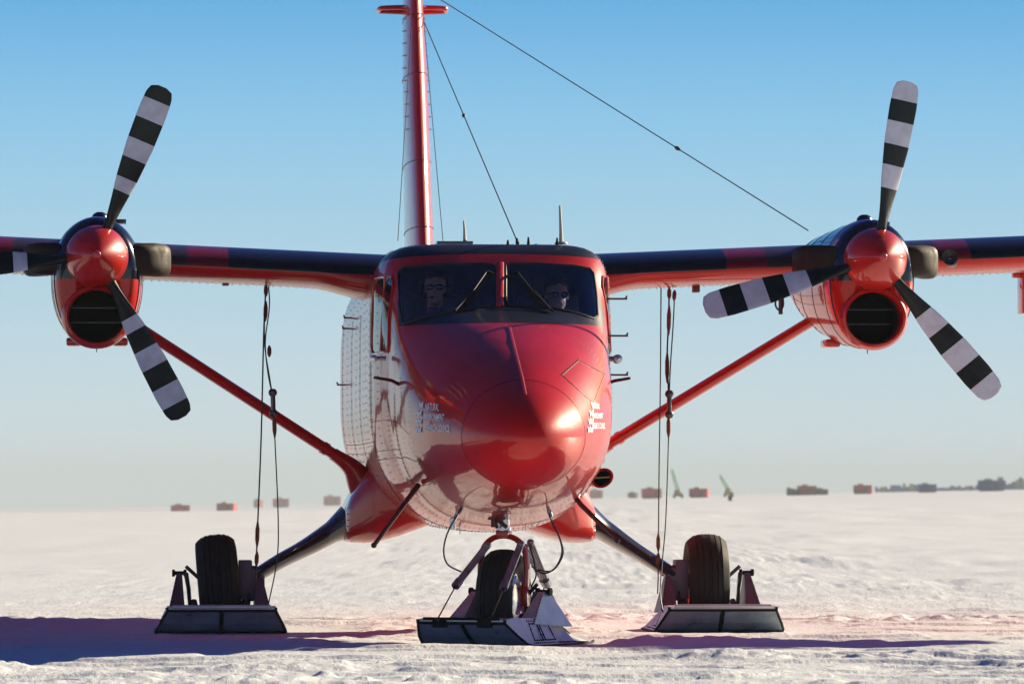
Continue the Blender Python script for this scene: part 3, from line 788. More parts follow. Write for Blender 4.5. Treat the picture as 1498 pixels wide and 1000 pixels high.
    spn = sp_.build('spinner', ['red', mat('spinner_tip', (.55, .05, .07), .3)], prop, sharp=50)
    bands = [(.14, .38, 1), (.38, .457, 0), (.457, .57, 1), (.57, .68, 0), (.68, .80, 1), (.80, .915, 0), (.915, 1.0, 1)] if s < 0 else \
            [(.14, .395, 1), (.395, .525, 0), (.525, .64, 1), (.64, .77, 0), (.77, .89, 1), (.89, 1.0, 0)]
    R = 1.295
    for a in angs:
        b = MB()
        def bsec(u):
            r = u*R; ch = np.interp(u, [.14, .2, .3, .45, .65, .85, .95, .985, 1.0], [.075, .085, .125, .185, .225, .225, .205, .165, .07])
            th = np.interp(u, [.14, .22, .4, 1], [.07, .05, .028, .010]); tw = math.radians(np.interp(u, [.14, .4, 1], [52, 36, 18]))
            out = []
            for k in range(20):
                c_ = math.cos(2*math.pi*k/20); s_ = math.sin(2*math.pi*k/20)
                lx = c_*ch/2; ly = s_*th/2*(1-.3*c_)
                out.append(Vector((lx*math.cos(tw)-ly*math.sin(tw), lx*math.sin(tw)+ly*math.cos(tw), r)))
            return out
        for (u0, u1, mi) in bands:
            b.mi = mi; us = list(np.linspace(u0, u1, 7))
            if u1 == 1.0: us = list(np.linspace(u0, .985, 6))+[.994, 1.0]
            b.loft([bsec(u) for u in us], u1 == 1.0 or u0 == .14)
        th = math.radians(90-a); b.xform(Matrix.Translation(pc) @ Matrix.Rotation(th, 4, 'Y'))
        b.build('blade', ['blade_white', 'blade_black'], prop, sharp=60)
for s in (-1, 1): nacelle(s)
# ------------------------------------------------------------------ wing struts and main gear
def ellip(p, ax, up, ra, rb, n=20):
    ax = ax.normalized(); u = (up-ax*up.dot(ax)).normalized(); w_ = ax.cross(u)
    return [p+u*math.cos(2*math.pi*k/n)*ra+w_*math.sin(2*math.pi*k/n)*rb for k in range(n)]
def gear(s):
    # wing strut
    if s < 0: a = pix(528, 690, 6.3); b = pix(215, 487, 6.1); e = pix(150, 445, 6.1)
    else: a = pix(850, 674, 6.3); b = pix(1180, 474, 6.1); e = pix(1240, 438, 6.1)
    t = MB(); d = (b-a); up = Vector((0, 1, 0))
    t.loft([ellip(a, d, up, .10, .045), ellip(a+d*.12, d, up, .10, .043), ellip(b, d, up, .10, .043), ellip(e, d, up, .10, .043)])
    j = a+d*.16; t.loft([ellip(j, d, up, .108, .050), ellip(j+d*.02, d, up, .108, .050)])
    st = t.build('wing_strut', 'red', plane)
    # fairing at the foot of the strut
    t = MB(); o1 = a+d*.13; up = Vector((0, 1, 0))
    rt = Vector((a.x-s*.10, 6.3, a.z-.22))
    cs = catmull([o1, a+d*.05+Vector((0, 0, -.01)), a+Vector((-s*.0, 0, -.07)), rt], 5)
    t.loft([ellip(p, (cs[min(i+1, len(cs)-1)]-cs[max(i-1, 0)]), up, .115+.02*i/15, .05+.12*(i/15)**1.6) for i, p in enumerate(cs)])
    t.build('strut_fairing', 'red', st)
    # red gear pod
    t = MB(); rings = []
    for (x, z0, z1, y0, y1) in ((.30, .80, 1.32, 5.5, 7.4), (.55, .71, 1.32, 5.55, 7.3), (.72, .665, 1.28, 5.65, 7.25), (.80, .66, 1.18, 5.75, 7.15), (.90, .665, 1.02, 5.88, 7.05), (.935, .675, .95, 5.95, 7.0)):
        ring = []
        for k in range(32):
            th = 2*math.pi*k/32; c_, s_ = math.cos(th), math.sin(th); r = (abs(c_)**5+abs(s_)**5)**(-1/5)
            ring.append(Vector((s*x, (y0+y1)/2+c_*r*(y1-y0)/2, (z0+z1)/2+s_*r*(z1-z0)/2)))
        rings.append(ring)
    t.loft(rings)
    tr_ = MB
    t.mi = 1
    for zz in np.arange(.70, .95, .045):
        for y_ in (5.98,): t.sphere((s*.93, 5.93, zz), .005, 4)
    
    pod = t.build('gear_fairing', ['red', 'rust'], plane, sharp=50)
    # black leg
    if s < 0: pts = [pix(512, 762, 6.5), pix(485, 778, 6.5), pix(450, 799, 6.5), pix(410, 820, 6.5), pix(375, 841, 6.5)]
    else: pts = [pix(853, 758, 6.5), pix(880, 773, 6.5), pix(915, 796, 6.5), pix(950, 818, 6.5), pix(985, 840, 6.5)]
    cs = catmull(pts, 6); t = MB(); n = len(cs)-1
    ra = lambda i: np.interp(i/n, [0, .25, .6, 1], [.135, .085, .062, .052])
    t.loft([ellip(p, (cs[min(i+1, n)]-cs[max(i-1, 0)]), Vector((0, 1, 0)), np.interp(i/n, [0, .3, 1], [.34, .22, .13]), ra(i)) for i, p in enumerate(cs)])
    leg = t.build('gear_leg', 'black', plane)
    t = MB(); q = cs[-1]; t.tube([q+Vector((-s*.02, 0, .03)), q+Vector((s*.28, 0, -.13))], [.045, .05], 14); t.lathe([(.0, -.03), (.075, -.03), (.075, .03), (0, .03)], q+Vector((s*.02, 0, 0)), 'X', 18)
    t.box(q+Vector((0, -.10, -.02)), (.12, .05, .14)); t.build('axle', 'dark_steel', leg, bevel=.004)
    # red line on the leg's lower edge
    # wheel
    wc = Vector((pix(320 if s < 0 else 1034, 832, 6.5).x, 6.55, .352)); tilt = Matrix.Rotation(math.radians(-4.5*s if s < 0 else -4.0), 4, 'Y') if False else Matrix.Rotation(math.radians(-5), 4, 'Y') if s < 0 else Matrix.Rotation(math.radians(0), 4, 'Y')
    wheel_obj(wc, .375, .155, tilt, plane)
    # brake housing inboard
    t = MB(); t.box(wc+Vector((-s*.20, -.05, .03)), (.10, .26, .30)); t.box(wc+Vector((-s*.26, -.12, -.05)), (.06, .12, .16)); t.build('brake_housing', 'pedestal', leg, bevel=.012)
    # main ski
    sx = pix(323 if s < 0 else 1050, 900, 5.7).x
    ski(Vector((sx, 6.45, .004)), 0, 1.0, plane, main=True, s=s)
def wheel_obj(c, R, hw, tilt, parent, yaw=0):
    M4 = Matrix.Translation(c) @ Matrix.Rotation(yaw, 4, 'Z') @ tilt
    t = MB(); t.lathe([(0, -hw*.55), (R*.30, -hw*.60), (R*.34, -hw*.75), (R*.50, -hw*.62), (R*.53, -hw*.80), (R*.56, -hw*.7), (R*.56, hw*.7), (R*.53, hw*.80), (R*.50, hw*.62), (R*.34, hw*.75), (R*.30, hw*.6), (0, hw*.55)], (0, 0, 0), 'X', 36)
    for sd in (-1, 1):
        for k in range(8):
            a = k*math.pi/4; t.lathe([(0, sd*hw*.75), (.011, sd*hw*.75), (.011, sd*hw*.55)], (0, math.cos(a)*R*.42, math.sin(a)*R*.42), 'X', 8)
    t.xform(M4); wh = t.build('wheel', 'steel', parent)
    prof = [(R*.54, -hw*.72), (R*.60, -hw*.88), (R*.72, -hw*1.0), (R*.84, -hw*.98), (R*.93, -hw*.86)]
    rr_ = lambda u: .70+.30*(1-min(abs(u), .995)**2.6)**(1/2.6)
    g = []
    for u in (-.86, -.66): g.append((u, rr_(u)))
    for u in (-.60, -.34, -.06): g += [(u-.03, rr_(u)), (u-.015, rr_(u)-.018), (u+.015, rr_(u)-.018), (u+.03, rr_(u)), (u+.13, rr_(u+.13))]
    g = g[:-1]
    gg = g + [(-u, r) for u, r in g[::-1]]
    prof[-1] = (R*.86, -hw*.94)
    prof += [(R*r, hw*u) for u, r in gg] + [(R*.86, hw*.94), (R*.72, hw*1.0), (R*.60, hw*.88), (R*.54, hw*.72)]
    t = MB(); t.lathe(prof, (0, 0, 0), 'X', 56); t.xform(M4); t.build('tyre', 'rubber', wh, sharp=28)
    return wh
def ski(o, yaw, k, parent, main=True, s=-1):
    M4 = Matrix.Translation(o) @ Matrix.Rotation(yaw, 4, 'Z')
    wb, wt, toe, L1, L2 = (.97, .80, .30, -.85, .75) if main else (.79, .64, .29, -.55, .78)
    H = .19 if main else .185
    def q(y, b, zb, tp, zt): return [Vector((-b/2, y, zb)), Vector((b/2, y, zb)), Vector((tp/2, y, zt)), Vector((-tp/2, y, zt))]
    t = MB(); t.sm = False
    S = [q(L1-.26, wt, H-.025, wt, H), q(L1-.14, wb*.93, .07, wt, H+.01), q(L1-.04, wb*.985, .018, wt, H+.008), q(L1+.08, wb, 0, wt, H+.005),
         q(L1+.5, wb, 0, wt*.9, H*.98), q(.25, wb*.98, 0, wt*.75, H*.8), q(L2*.8, wb*.86, 0, wt*.5, H*.35), q(L2, wb*.72, .01, wb*.6, .03)]
    n = len(S); vs = [p for r in S for p in r]; 
    for i in range(n-1):
        for j in range(4):
            a = i*4+j; b = i*4+(j+1) % 4
            t.mi = 1 if j == 0 else 0
            t.add([vs[a], vs[b], vs[b+4], vs[a+4]], [(0, 1, 2, 3)], False)
    t.mi = 0; t.add(S[0], [(0, 1, 2, 3)], False); t.add(S[-1], [(3, 2, 1, 0)], False)
    # rivets and access plates on both sides
    t.mi = 2
    for sd in (0, 1):
        for i in range(3, 6):
            A0, A1 = (S[i][0], S[i+1][0]) if sd == 0 else (S[i][1], S[i+1][1]); B0, B1 = (S[i][3], S[i+1][3]) if sd == 0 else (S[i][2], S[i+1][2])
            for (v_, n_) in ((.12, 12), (.9, 12)):
                for m_ in range(n_):
                    u = m_/n_; p = lerp(lerp(A0, A1, u), lerp(B0, B1, u), v_); t.sphere(p, .006, 4)
        A0, A1 = (S[3][0], S[4][0]) if sd == 0 else (S[3][1], S[4][1]); B0, B1 = (S[3][3], S[4][3]) if sd == 0 else (S[3][2], S[4][2])
        for (u0, u1) in ((.06, .42), (.52, .92)):
            f = lambda u, v_: lerp(lerp(A0, A1, u), lerp(B0, B1, u), v_)
            loop = [f(lerp(u0, u1, z), .22) for z in (0, .25, .5, .75, 1)] + [f(u1, lerp(.22, .8, z)) for z in (.33, .66, 1)] + [f(lerp(u1, u0, z), .8) for z in (.25, .5, .75, 1)] + [f(u0, lerp(.8, .22, z)) for z in (.33, .66, 1)]
            t.tube(loop, .004, 5)
            for p in loop: t.sphere(p, .007, 4)
    t.xform(M4); sk = t.build('ski', ['ski', 'ski_front', 'trim'], parent, sharp=30)
    t = MB()                        # black edge trim, centre strip
    for a in (0, 1): t.tube([p[a] for p in S], .010, 6)
    t.tube([S[0][0], S[0][1]], .010, 6)
    t.tube([lerp(r[0], r[1], .5)+Vector((0, -.006, -.002)) for r in S[:4]], [(.006, .016)]*4, 8, flat=(0, -1, -.3))
    t.tube([S[0][0], S[0][3]], .012, 6); t.tube([S[0][1], S[0][2]], .012, 6)
    t.xform(M4); t.build('edge_trim', 'trim', sk)
    t = MB(); t.tube([S[0][3]+Vector((.04, .0, .004)), S[0][2]+Vector((-.04, .0, .004))], .016 if main else .010, 10)
    if not main:
        for x in (-.16, .17): t.box((x, L1-.255, H-.03), (.10, .03, .05))
    t.xform(M4); t.build('toe_rail', 'ski' if main else 'trim', sk)
    # pedestals
    px_ = .27 if main else .22; hh = (.43 if main else .36)
    for sd in (-1, 1):
        t = MB(); x = sd*(px_+.03)
        zb = H*.8; b0 = .26 if main else .30
        vs = [(x-sd*.04, -b0-.05, zb), (x+sd*.085, -b0-.05, zb), (x+sd*.085, b0, zb*.8), (x-sd*.04, b0, zb*.8), (x-sd*.02, -.05, hh), (x+sd*.02, -.05, hh), (x+sd*.02, .05, hh), (x-sd*.02, .05, hh)]
        t.add(vs, [(0,1,2,3),(4,5,6,7),(0,1,5,4),(1,2,6,5),(2,3,7,6),(3,0,4,7)], False)
        t.mi = 1
        for k_ in range(9):
            u = .05+k_/10
            for i_, j_, q_ in ((1, 5, 0), (2, 6, 3)): t.sphere(lerp(lerp(Vector(vs[i_]), Vector(vs[j_]), u), lerp(Vector(vs[q_]), Vector(vs[q_+4]), u), .12), .005, 4)
        t.lathe([(0, -.055), (.028, -.055), (.028, -.035), (.016, -.03), (.016, .03), (.028, .035), (.028, .055), (0, .055)], (x, 0, hh), 'X', 10)
        t.xform(M4); t.build('ski_pedestal', ['pedestal' if main else 'ski', 'trim'], sk)
        t = MB(); xi = sd*(px_-.05)
        t.tube([(x-sd*.05, -.03, hh), (xi+sd*.01, -.06, hh-.12), (xi, -.10, zb+.02)], [.018, .016, .014], 8)
        t.tube([(x-sd*.05, .0, hh+(.05 if sd*s > 0 or not main else 0)), (sd*(px_-.13), .02, hh-.05)], .014, 8)
        t.sphere((xi-sd*.03, -.10, zb+.04), .03, 6); t.sphere((xi-sd*.03, -.03, zb+.06), .025, 6)
        t.xform(M4); t.build('suspension_link', 'dark_steel', sk)
    return sk
for s in (-1, 1): gear(s)
# ------------------------------------------------------------------ nose gear
NA = math.radians(-28)
nc = Vector((pix(737, 850, 2.15).x, 2.15, .315))
wheel_obj(nc, .335, .125, Matrix.Identity(4), plane, NA*.7)
so = Vector((nc.x, 2.15, .0)); ski(so+Vector((.045, 0, .0)), NA, 1, plane, main=False)
t = MB(); RM = Matrix.Translation(Vector((nc.x, 2.15, 0))) @ Matrix.Rotation(NA*.7, 4, 'Z')
cs = catmull([(-.155, 0, .32), (-.165, 0, .52), (-.14, 0, .66), (-.06, 0, .73), (.06, 0, .73), (.14, 0, .66), (.165, 0, .52), (.155, 0, .32)], 6)
t.tube(cs, [(.045, .020)]*len(cs), 10, flat=(0, 1, 0)); t.box((0, 0, .755), (.09, .10, .05)); t.box((.155, 0, .33), (.05, .10, .14)); t.box((-.155, 0, .33), (.05, .10, .14))
t.xform(RM); fork = t.build('nose_fork', 'red', plane, bevel=.006)
t = MB(); t.tube([(0, 0, .75), (0, 0, .98)], .040, 16); t.lathe([(.040, .775), (.052, .776), (.052, .80), (.040, .801)], (0, 0, 0), 'Z', 16); t.xform(RM); t.build('oleo_strut', 'steel', fork)
t = MB(); t.tube([(-.03, -.07, .80), (-.03, -.14, .88), (.03, -.07, .97)], .014, 8); t.tube([(-.06, -.06, .80), (-.06, -.07, .97)], .014, 8); t.tube([(.04, -.07, .80), (-.05, -.12, .88)], .014, 8)
t.box((-.02, -.10, .86), (.12, .02, .02)); t.box((0, -.06, .90), (.30, .06, .014)); t.xform(RM); t.build('torque_link', 'dark_red', fork)
def shock(p0, p1, p2, tw=True):
    t = MB(); a, b, c = pix(*p0), pix(*p1), pix(*p2)
    d = (b-a).normalized(); off = d.cross(Vector((0, 1, 0))).normalized()*.014
    t.tube([a, a+d*.02], .026, 10); 
    for o in (off, -off): t.tube([a+o+d*.01, b+o], .0105, 10)
    t.tube([a, b], .010, 8); t.tube([b-d*.03, b+d*.03], .030, 12); t.sphere(a, .026, 8)
    t.mi = 1; t.tube([b+d*.02, c], .005, 6); t.sphere(c, .016, 6); t.tube([b+d*.02, b+d*.05], .012, 8)
    t.build('shock_strut', ['strut_grey', 'cable'], fork)
shock((713, 797, 2.05), (669, 853, 1.75), (640, 905, 1.45)); shock((762, 795, 1.95), (738, 856, 1.65), (718, 904, 1.35))
shock((776, 793, 2.2), (799, 852, 2.5), (825, 905, 2.8)); shock((768, 800, 2.3), (796, 850, 2.6), (791, 880, 2.75))
for pts in (((718, 722, 2.0), (690, 726, 1.95), (672, 748, 1.9), (655, 778, 1.9), (649, 805, 1.9), (655, 825, 1.9), (675, 836, 1.9)),
            ((797, 716, 2.0), (801, 735, 1.95), (806, 760, 1.9), (818, 785, 1.9), (822, 808, 1.9), (812, 830, 1.9), (795, 838, 2.0), (778, 828, 2.1)),
            ((790, 718, 2.0), (800, 745, 1.96), (808, 763, 1.93), (820, 790, 1.93), (823, 812, 1.93), (808, 834, 1.93), (788, 833, 2.1)),
            ((776, 800, 2.0), (782, 825, 1.95), (784, 842, 1.95), (777, 858, 2.05))):
    t = MB(); t.tube(catmull([pix(*p) for p in pts], 6), .0058, 7); t.build('brake_hose', 'cable', fork)
for a_, b_ in (((670, 752, 1.9), (675, 742, 1.92)), ((803, 742, 1.93), (806, 756, 1.92))):
    t = MB(); t.tube([pix(*a_), pix(*b_)], .015, 8); t.build('hose_fitting', 'steel', fork)
# ------------------------------------------------------------------ fin, tailplane
t = MB()
def finsec(z):
    u = (z-2.6)/3.35; le = lerp(11.9, 14.05, u); te = lerp(15.3, 15.75, u); ch = te-le; th = lerp(.118, .10, u); out = []
    for k in range(40):
        if k < 20: q = .5*(1-math.cos(math.pi*k/20)); s_ = 1
        else: q = .5*(1+math.cos(math.pi*(k-20)/20)); s_ = -1
        yt = 5*th*(.2969*math.sqrt(q)-.126*q-.3516*q*q+.2843*q**3-.1015*q**4); out.append(Vector((yt*s_*min(ch, 2.4)*.82, le+q*ch, z)))
    return out
t.loft([finsec(z) for z in np.linspace(2.6, 5.95, 12)])
fin = t.build('tail_fin', 'red', plane, sharp=50)
for s in (-1, 1):
    for i, z in enumerate(np.arange(4.25, 5.95, .115)):
        sec = finsec(z); p = min(sec, key=lambda q: abs(q.y-(sec[0].y+.42))+(0 if q.x*s > 0 else 9))
        t = MB(); t.add([p+Vector((0, -.06, 0)), p+Vector((s*.028, .06, 0)), p+Vector((0, .08, 0)), p+Vector((0, -.06, .006)), p+Vector((s*.028, .06, .006)), p+Vector((0, .08, .006))], [(0,1,2), (5,4,3), (0,1,4,3), (1,2,5,4)], False)
        t.build('vortex_generator', 'dark_red', fin)
t = MB()
for z in (3.35, 3.95, 4.75, 5.3):
    sec = finsec(z); t.tube([Vector((p.x*1.01, p.y-.002, p.z)) for p in sec[:12]], .004, 5); t.tube([Vector((p.x*1.01, p.y-.002, p.z)) for p in ([sec[0]]+sec[:-12:-1])], .004, 5)
t.build('fin_seam', 'seam', fin)
for s in (-1, 1):
    t = MB(); c = pix(604, 14, 14.4); z = c.z
    t.tube(catmull([(s*.05, 14.3, z+.01), (s*.22, 14.3, z+.005), (s*.29, 14.32, z), (s*.30, 14.42, z-.005), (s*.28, 14.5, z-.01), (s*.05, 14.5, z-.02)], 5), .022, 8)
    t.box((s*.06, 14.4, z-.01), (.05, .3, .08)); t.build('rail_antenna', 'red', fin)
t = MB(); hs = [airfoil(x, 1.35, .10, 13.6+abs(x)*.04, 3.03) for x in (-3.1, -2, 0, 2, 3.1)]; t.loft(hs); t.build('tailplane', 'red', plane, sharp=50)
# ------------------------------------------------------------------ wires
def wire(name, a, b, r=.004, sag=0.0, m_='cable', beads=()):
    t = MB(); a = Vector(a); b = Vector(b); pts = [lerp(a, b, u)+Vector((0, 0, -sag*4*u*(1-u))) for u in np.linspace(0, 1, 13)]
    t.tube(pts, r, 6)
    for u in beads:
        p = lerp(a, b, u)+Vector((0, 0, -sag*4*u*(1-u))); d = (b-a).normalized(); t.tube([p-d*.05, p, p+d*.05], [.008, .018, .008], 8)
    return t.build(name, m_, plane)
wire('antenna_wire', pix(632, -8, 14.3), pix(1182, 337, 6.2), .0052, beads=(.69,))
wire('antenna_wire', pix(616, 22, 14.2), pix(757, 354, 3.9), .0048, beads=(.5,))
wire('antenna_wire', pix(603, 20, 13.7), pix(582, 352, 9.5), .0035); wire('antenna_wire', pix(619, 20, 13.9), pix(648, 352, 9.5), .0035)
t = MB(); t.tube([pix(757, 356, 3.9), pix(756, 349, 3.95)], [.014, .008], 8); t.build('wire_anchor', 'trim', fus)
# ski cables and bungee blocks each side
def cables(P):
    for pts, r, m_ in P['w']:
        t = MB(); t.tube(catmull([pix(*p) for p in pts], 5), r, 7); t.build('ski_cable', m_, plane)
    for a, b, r in P['blk']:
        t = MB(); t.tube([pix(*a), pix(*b)], [(r, r*.6)]*2, 8, flat=(0, 1, 0)); t.sphere(pix(*a), r*1.1, 6); t.sphere(pix(*b), r*1.1, 6); t.build('cable_pulley', 'dark_steel', plane)
    for a, b in P['tb']:
        t = MB(); A, B = pix(*a), pix(*b); t.tube([A, lerp(A, B, .3), lerp(A, B, .7), B], [.006, .016, .016, .006], 8)
        t.build('turnbuckle', 'rust', plane)
cables({'w': [(((389, 420, 5.9), (386, 480, 5.95), (382, 640, 6.1), (376, 790, 6.3), (374, 850, 6.3)), .006, 'cable'),
              (((393, 418, 5.9), (394, 450, 5.9), (388, 500, 5.9), (392, 545, 5.8), (398, 575, 5.75)), .005, 'cable'),
              (((388, 430, 5.9), (387, 500, 5.85), (394, 550, 5.8), (399, 580, 5.75)), .005, 'cable'),
              (((400, 600, 5.75), (402, 640, 5.75), (407, 760, 5.6), (405, 820, 5.5), (393, 882, 5.4)), .0048, 'cable')],
        'blk': [((399, 574, 5.75), (400, 604, 5.75), .030)],
        'tb': [((389, 416, 5.9), (389, 434, 5.9)), ((389, 440, 5.9), (388, 470, 5.9)), ((394, 505, 5.9), (394, 522, 5.9)), ((377, 762, 6.2), (376, 800, 6.3)), ((376, 806, 6.3), (375, 828, 6.3)), ((401, 606, 5.75), (402, 640, 5.75))]})
cables({'w': [(((967, 420, 6.1), (966, 560, 6.1), (964, 700, 6.2), (963, 830, 6.3), (962, 868, 6.3)), .005, 'cable'),
              (((979, 422, 5.9), (978, 470, 5.9), (976, 520, 5.85), (978, 575, 5.75)), .0065, 'cable'),
              (((987, 424, 5.9), (985, 470, 5.9), (981, 530, 5.85), (979, 575, 5.75)), .005, 'cable'),
              (((978, 604, 5.75), (978, 640, 5.75), (974, 760, 5.6), (968, 830, 5.5), (966, 870, 5.4), (970, 895, 5.3)), .005, 'cable')],
        'blk': [((979, 576, 5.75), (979, 606, 5.75), .030)],
        'tb': [((979, 420, 5.9), (979, 438, 5.9)), ((979, 446, 5.9), (978, 490, 5.9)), ((976, 515, 5.9), (976, 560, 5.85)), ((987, 424, 5.9), (986, 440, 5.9)), ((963, 780, 6.2), (963, 806, 6.3)), ((963, 808, 6.3), (962, 826, 6.3)), ((978, 608, 5.75), (978, 640, 5.75))]})

# ------------------------------------------------------------------ pilots
def person(cx, cz, turn, jacket, label, headset, s):
    """seated figure: one remeshed skin, head at (cx, 3.33, cz)"""
    root = bpy.data.objects.new('person', None); COL.objects.link(root)
    base = Vector((cx, 3.42, 1.80)); root.matrix_world = PM @ Matrix.Translation(base); 
    H = Vector((cx, 3.32, cz)) - base
    t = MB()
    def cap(a, b, r0, r1): 
        a = Vector(a); b = Vector(b); t.tube([a, b], [r0, r1], 14); t.sphere(a, r0, 8); t.sphere(b, r1, 8)
    R_ = Matrix.Rotation(math.radians(turn), 3, 'Z')
    def h(x, y, z): return H + R_ @ Vector((x, y, z))
    # head: cranium, jaw, nose, brow, lips, ears
    t.sphere(h(0, .015, .025), .092, 14, (.86, 1.02, 1.0)); t.sphere(h(0, -.020, -.045), .068, 12, (.86, .95, 1.05)); t.sphere(h(0, -.062, -.088), .026, 8, (1.1, .8, .8))
    t.tube([h(0, -.078, .015), h(0, -.100, -.022)], [.008, .014], 8); t.sphere(h(0, -.098, -.024), .014, 8)
    t.tube([h(-.035, -.072, .028), h(0, -.082, .026), h(.035, -.072, .028)], .011, 8)
    t.tube([h(-.022, -.079, -.058), h(0, -.086, -.057), h(.022, -.079, -.058)], .007, 6)
    for q in (-1, 1): t.sphere(h(q*.080, .01, -.005), .026, 8, (.35, .7, 1.1))
    nb = Vector((0, -.01, cz-base.z-.20))
    cap(h(0, .02, -.06), nb, .055, .060)
    sh = cz-base.z-.255
    # torso
    for (a, b, r0, r1) in (((0, 0, sh-.02), (0, .0, sh-.22), .135, .145), ((-.09, 0, sh-.03), (-.07, 0, sh-.30), .11, .12), ((.09, 0, sh-.03), (.07, 0, sh-.30), .11, .12), ((0, 0, sh-.25), (0, 0, -.02), .14, .15)): cap(a, b, r0, r1)
    for q in (-1, 1):
        S0 = Vector((q*.185, 0, sh-.02)); E = Vector((q*.23, -.10, sh-.27)); W = Vector((q*.145, -.32, sh-.24))
        cap((q*.06, 0, sh+.03), S0, .07, .075); cap(S0, E, .068, .050); cap(E, W, .048, .032)
        pl = W+Vector((0, -.045, .01)); cap(W, pl, .030, .034)
        for k in range(4):
            f0 = pl+Vector((0, -.02, -.026+k*.017)); f1 = f0+Vector((-q*.035, -.022, 0)); f2 = f1+Vector((-q*.022, .020, 0)); ln = (.9, 1.05, 1, .8)[k]
            f1 = lerp(f0, f1, ln); t.tube([f0, f1, f2], [.010, .009, .008], 8); t.sphere(f2, .008, 5)
        t.tube([pl+Vector((-q*.01, .01, .03)), pl+Vector((-q*.035, -.005, .05)), pl+Vector((-q*.05, -.02, .048))], [.012, .010, .008], 8)
        cap((q*.09, -.02, -.02), (q*.12, -.42, .03), .095, .065); cap((q*.12, -.42, .03), (q*.12, -.48, -.30), .06, .045)
    ob = t.build('body', ['skin', jacket], root)
    rm = ob.modifiers.new('r', 'REMESH'); rm.mode = 'VOXEL'; rm.voxel_size = .0075
    sm = ob.modifiers.new('s', 'SMOOTH'); sm.iterations = 3; sm.factor = .5
    d_ = bpy.context.evaluated_depsgraph_get(); d_.update(); me = bpy.data.meshes.new_from_object(ob.evaluated_get(d_)); ob.modifiers.clear(); ob.data = me; me.name = 'body'
    me.materials.clear(); me.materials.append(M['skin']); me.materials.append(M[jacket])
    for p in me.polygons:
        c = p.center; p.use_smooth = True
        skin = c.z > sh+.125 or (c.y < -.335 and c.z > sh-.4 and abs(c.x) < .2 and c.z > .08)
        p.material_index = 0 if skin else 1
    # hair
    t = MB(); t.sphere(h(0, .028, .042), .098, 12, (.90, 1.0, .95)); 
    hr = t.build('hair', 'hair', root)
    for v in hr.data.vertices:
        l_ = R_.inverted() @ (v.co-H)
        if l_.y < -.02 and l_.z < .065: v.co = H + R_ @ Vector((l_.x*.8, l_.y*.3, .05+l_.z*.3))
        v.co += Vector((noise.noise(v.co*40), noise.noise(v.co*40+Vector((5, 0, 0))), noise.noise(v.co*40+Vector((0, 5, 0)))))*.006
    t = MB()
    for q in (-1, 1):
        t.sphere(h(q*.033, -.088, .006), .028, 10, (1.05, .30, .78))
        t.mi = 1; t.tube([h(q*.058, -.078, .012), h(q*.080, -.03, .012), h(q*.085, .02, .008)], .004, 6); t.mi = 0
    t.mi = 1; t.tube([h(-.012, -.096, .012), h(.012, -.096, .012)], .004, 6)
    t.build('sunglasses', ['lens', 'grip'], root)
    if headset:
        t = MB()
        for q in (-1, 1): t.lathe([(0, q*.082), (.036, q*.082), (.040, q*.095), (.034, q*.115), (0, q*.118)], (0, 0, 0), 'X', 16)
        i0 = 0; t.xform(Matrix.Translation(h(0, .01, -.002)) @ R_.to_4x4())
        t.tube(catmull([h(-.10, .01, .03), h(-.085, .01, .10), h(0, .01, .142), h(.085, .01, .10), h(.10, .01, .03)], 5), .009, 8)
        t.mi = 1; t.tube(catmull([h(-.10, 0, -.03), h(-.085, -.06, -.065), h(-.02, -.10, -.065)], 5), .0035, 6); t.sphere(h(-.02, -.10, -.065), .011, 6)
        t.build('headset', ['grip', 'trim'], root)
    tag(root, label, 'person', 'pilots in the cockpit')
person(-.42, 2.475, -6, 'jacket', 'person in mirrored sunglasses and headset behind the windshield pane on the left', True, -1)
person(.44, 2.425, 10, 'jacket_blue', 'person in dark sunglasses, bareheaded, behind the windshield pane on the right', False, 1)

# ------------------------------------------------------------------ far camp on the horizon
def on_ground(px, d):
    x = pw(px, d); y = d-CD; return Vector((x, y, ground_z(x, y)))
def container(name, m_, Lx, W, Hh, roofm=None):
    t = MB(); t.box((0, 0, Hh/2+.25), (Lx, W, Hh))
    n = int(Lx/.45)
    for i in range(n):
        x = -Lx/2+.3+i*(Lx-.6)/(n-1)
        for s in (-1, 1): t.box((x, s*(W/2+.02), Hh/2+.25), (.16, .05, Hh-.3))
    for sx in (-1, 1):
        for sy in (-1, 1): t.box((sx*(Lx/2-.06), sy*(W/2-.06), Hh/2+.25), (.2, .2, Hh+.06))
    t.mi = 1; t.box((0, 0, .12), (Lx*.9, W*.8, .28)); t.box((Lx*.18, -W/2-.06, Hh*.45+.25), (.9, .05, Hh*.75)); t.mi = 2; t.box((-Lx*.12, 0, Hh+.45), (Lx*.3, W*.5, .45))
    return t.build(name, [m_, 'container_dark', 'yellow'])
def place(src, px, d, rz, label, cat, group, first=False, sc=(1, 1, 1), mt=None):
    o = src if first else src.copy()
    if not first: COL.objects.link(o)
    if mt:
        o.data = o.data.copy(); o.data.materials[0] = M[mt]
    o.location = on_ground(px, d); o.rotation_euler = (0, 0, rz); o.scale = sc; tag(o, label, cat, group); return o
G = 'shipping containers of the distant camp'
c0 = container('cargo_container', 'container_red', 5.6, 2.6, 2.5)
place(c0, 264, 1750, .5, 'small red container on the snow horizon, farthest to the left of the camp', 'container', G, True, (.92, 1, .92))
place(c0, 332, 1750, -.35, 'red container right of the leftmost one, between it and the left ski cable', 'container', G)
place(c0, 378, 2700, 1.2, 'faint small red container seen just behind the left ski cables', 'container', G, sc=(.8, 1, 1.4))
place(c0, 411, 2700, .3, 'pale hazy red container just right of the left ski cables', 'container', G, sc=(1.3, 1, 1.5))
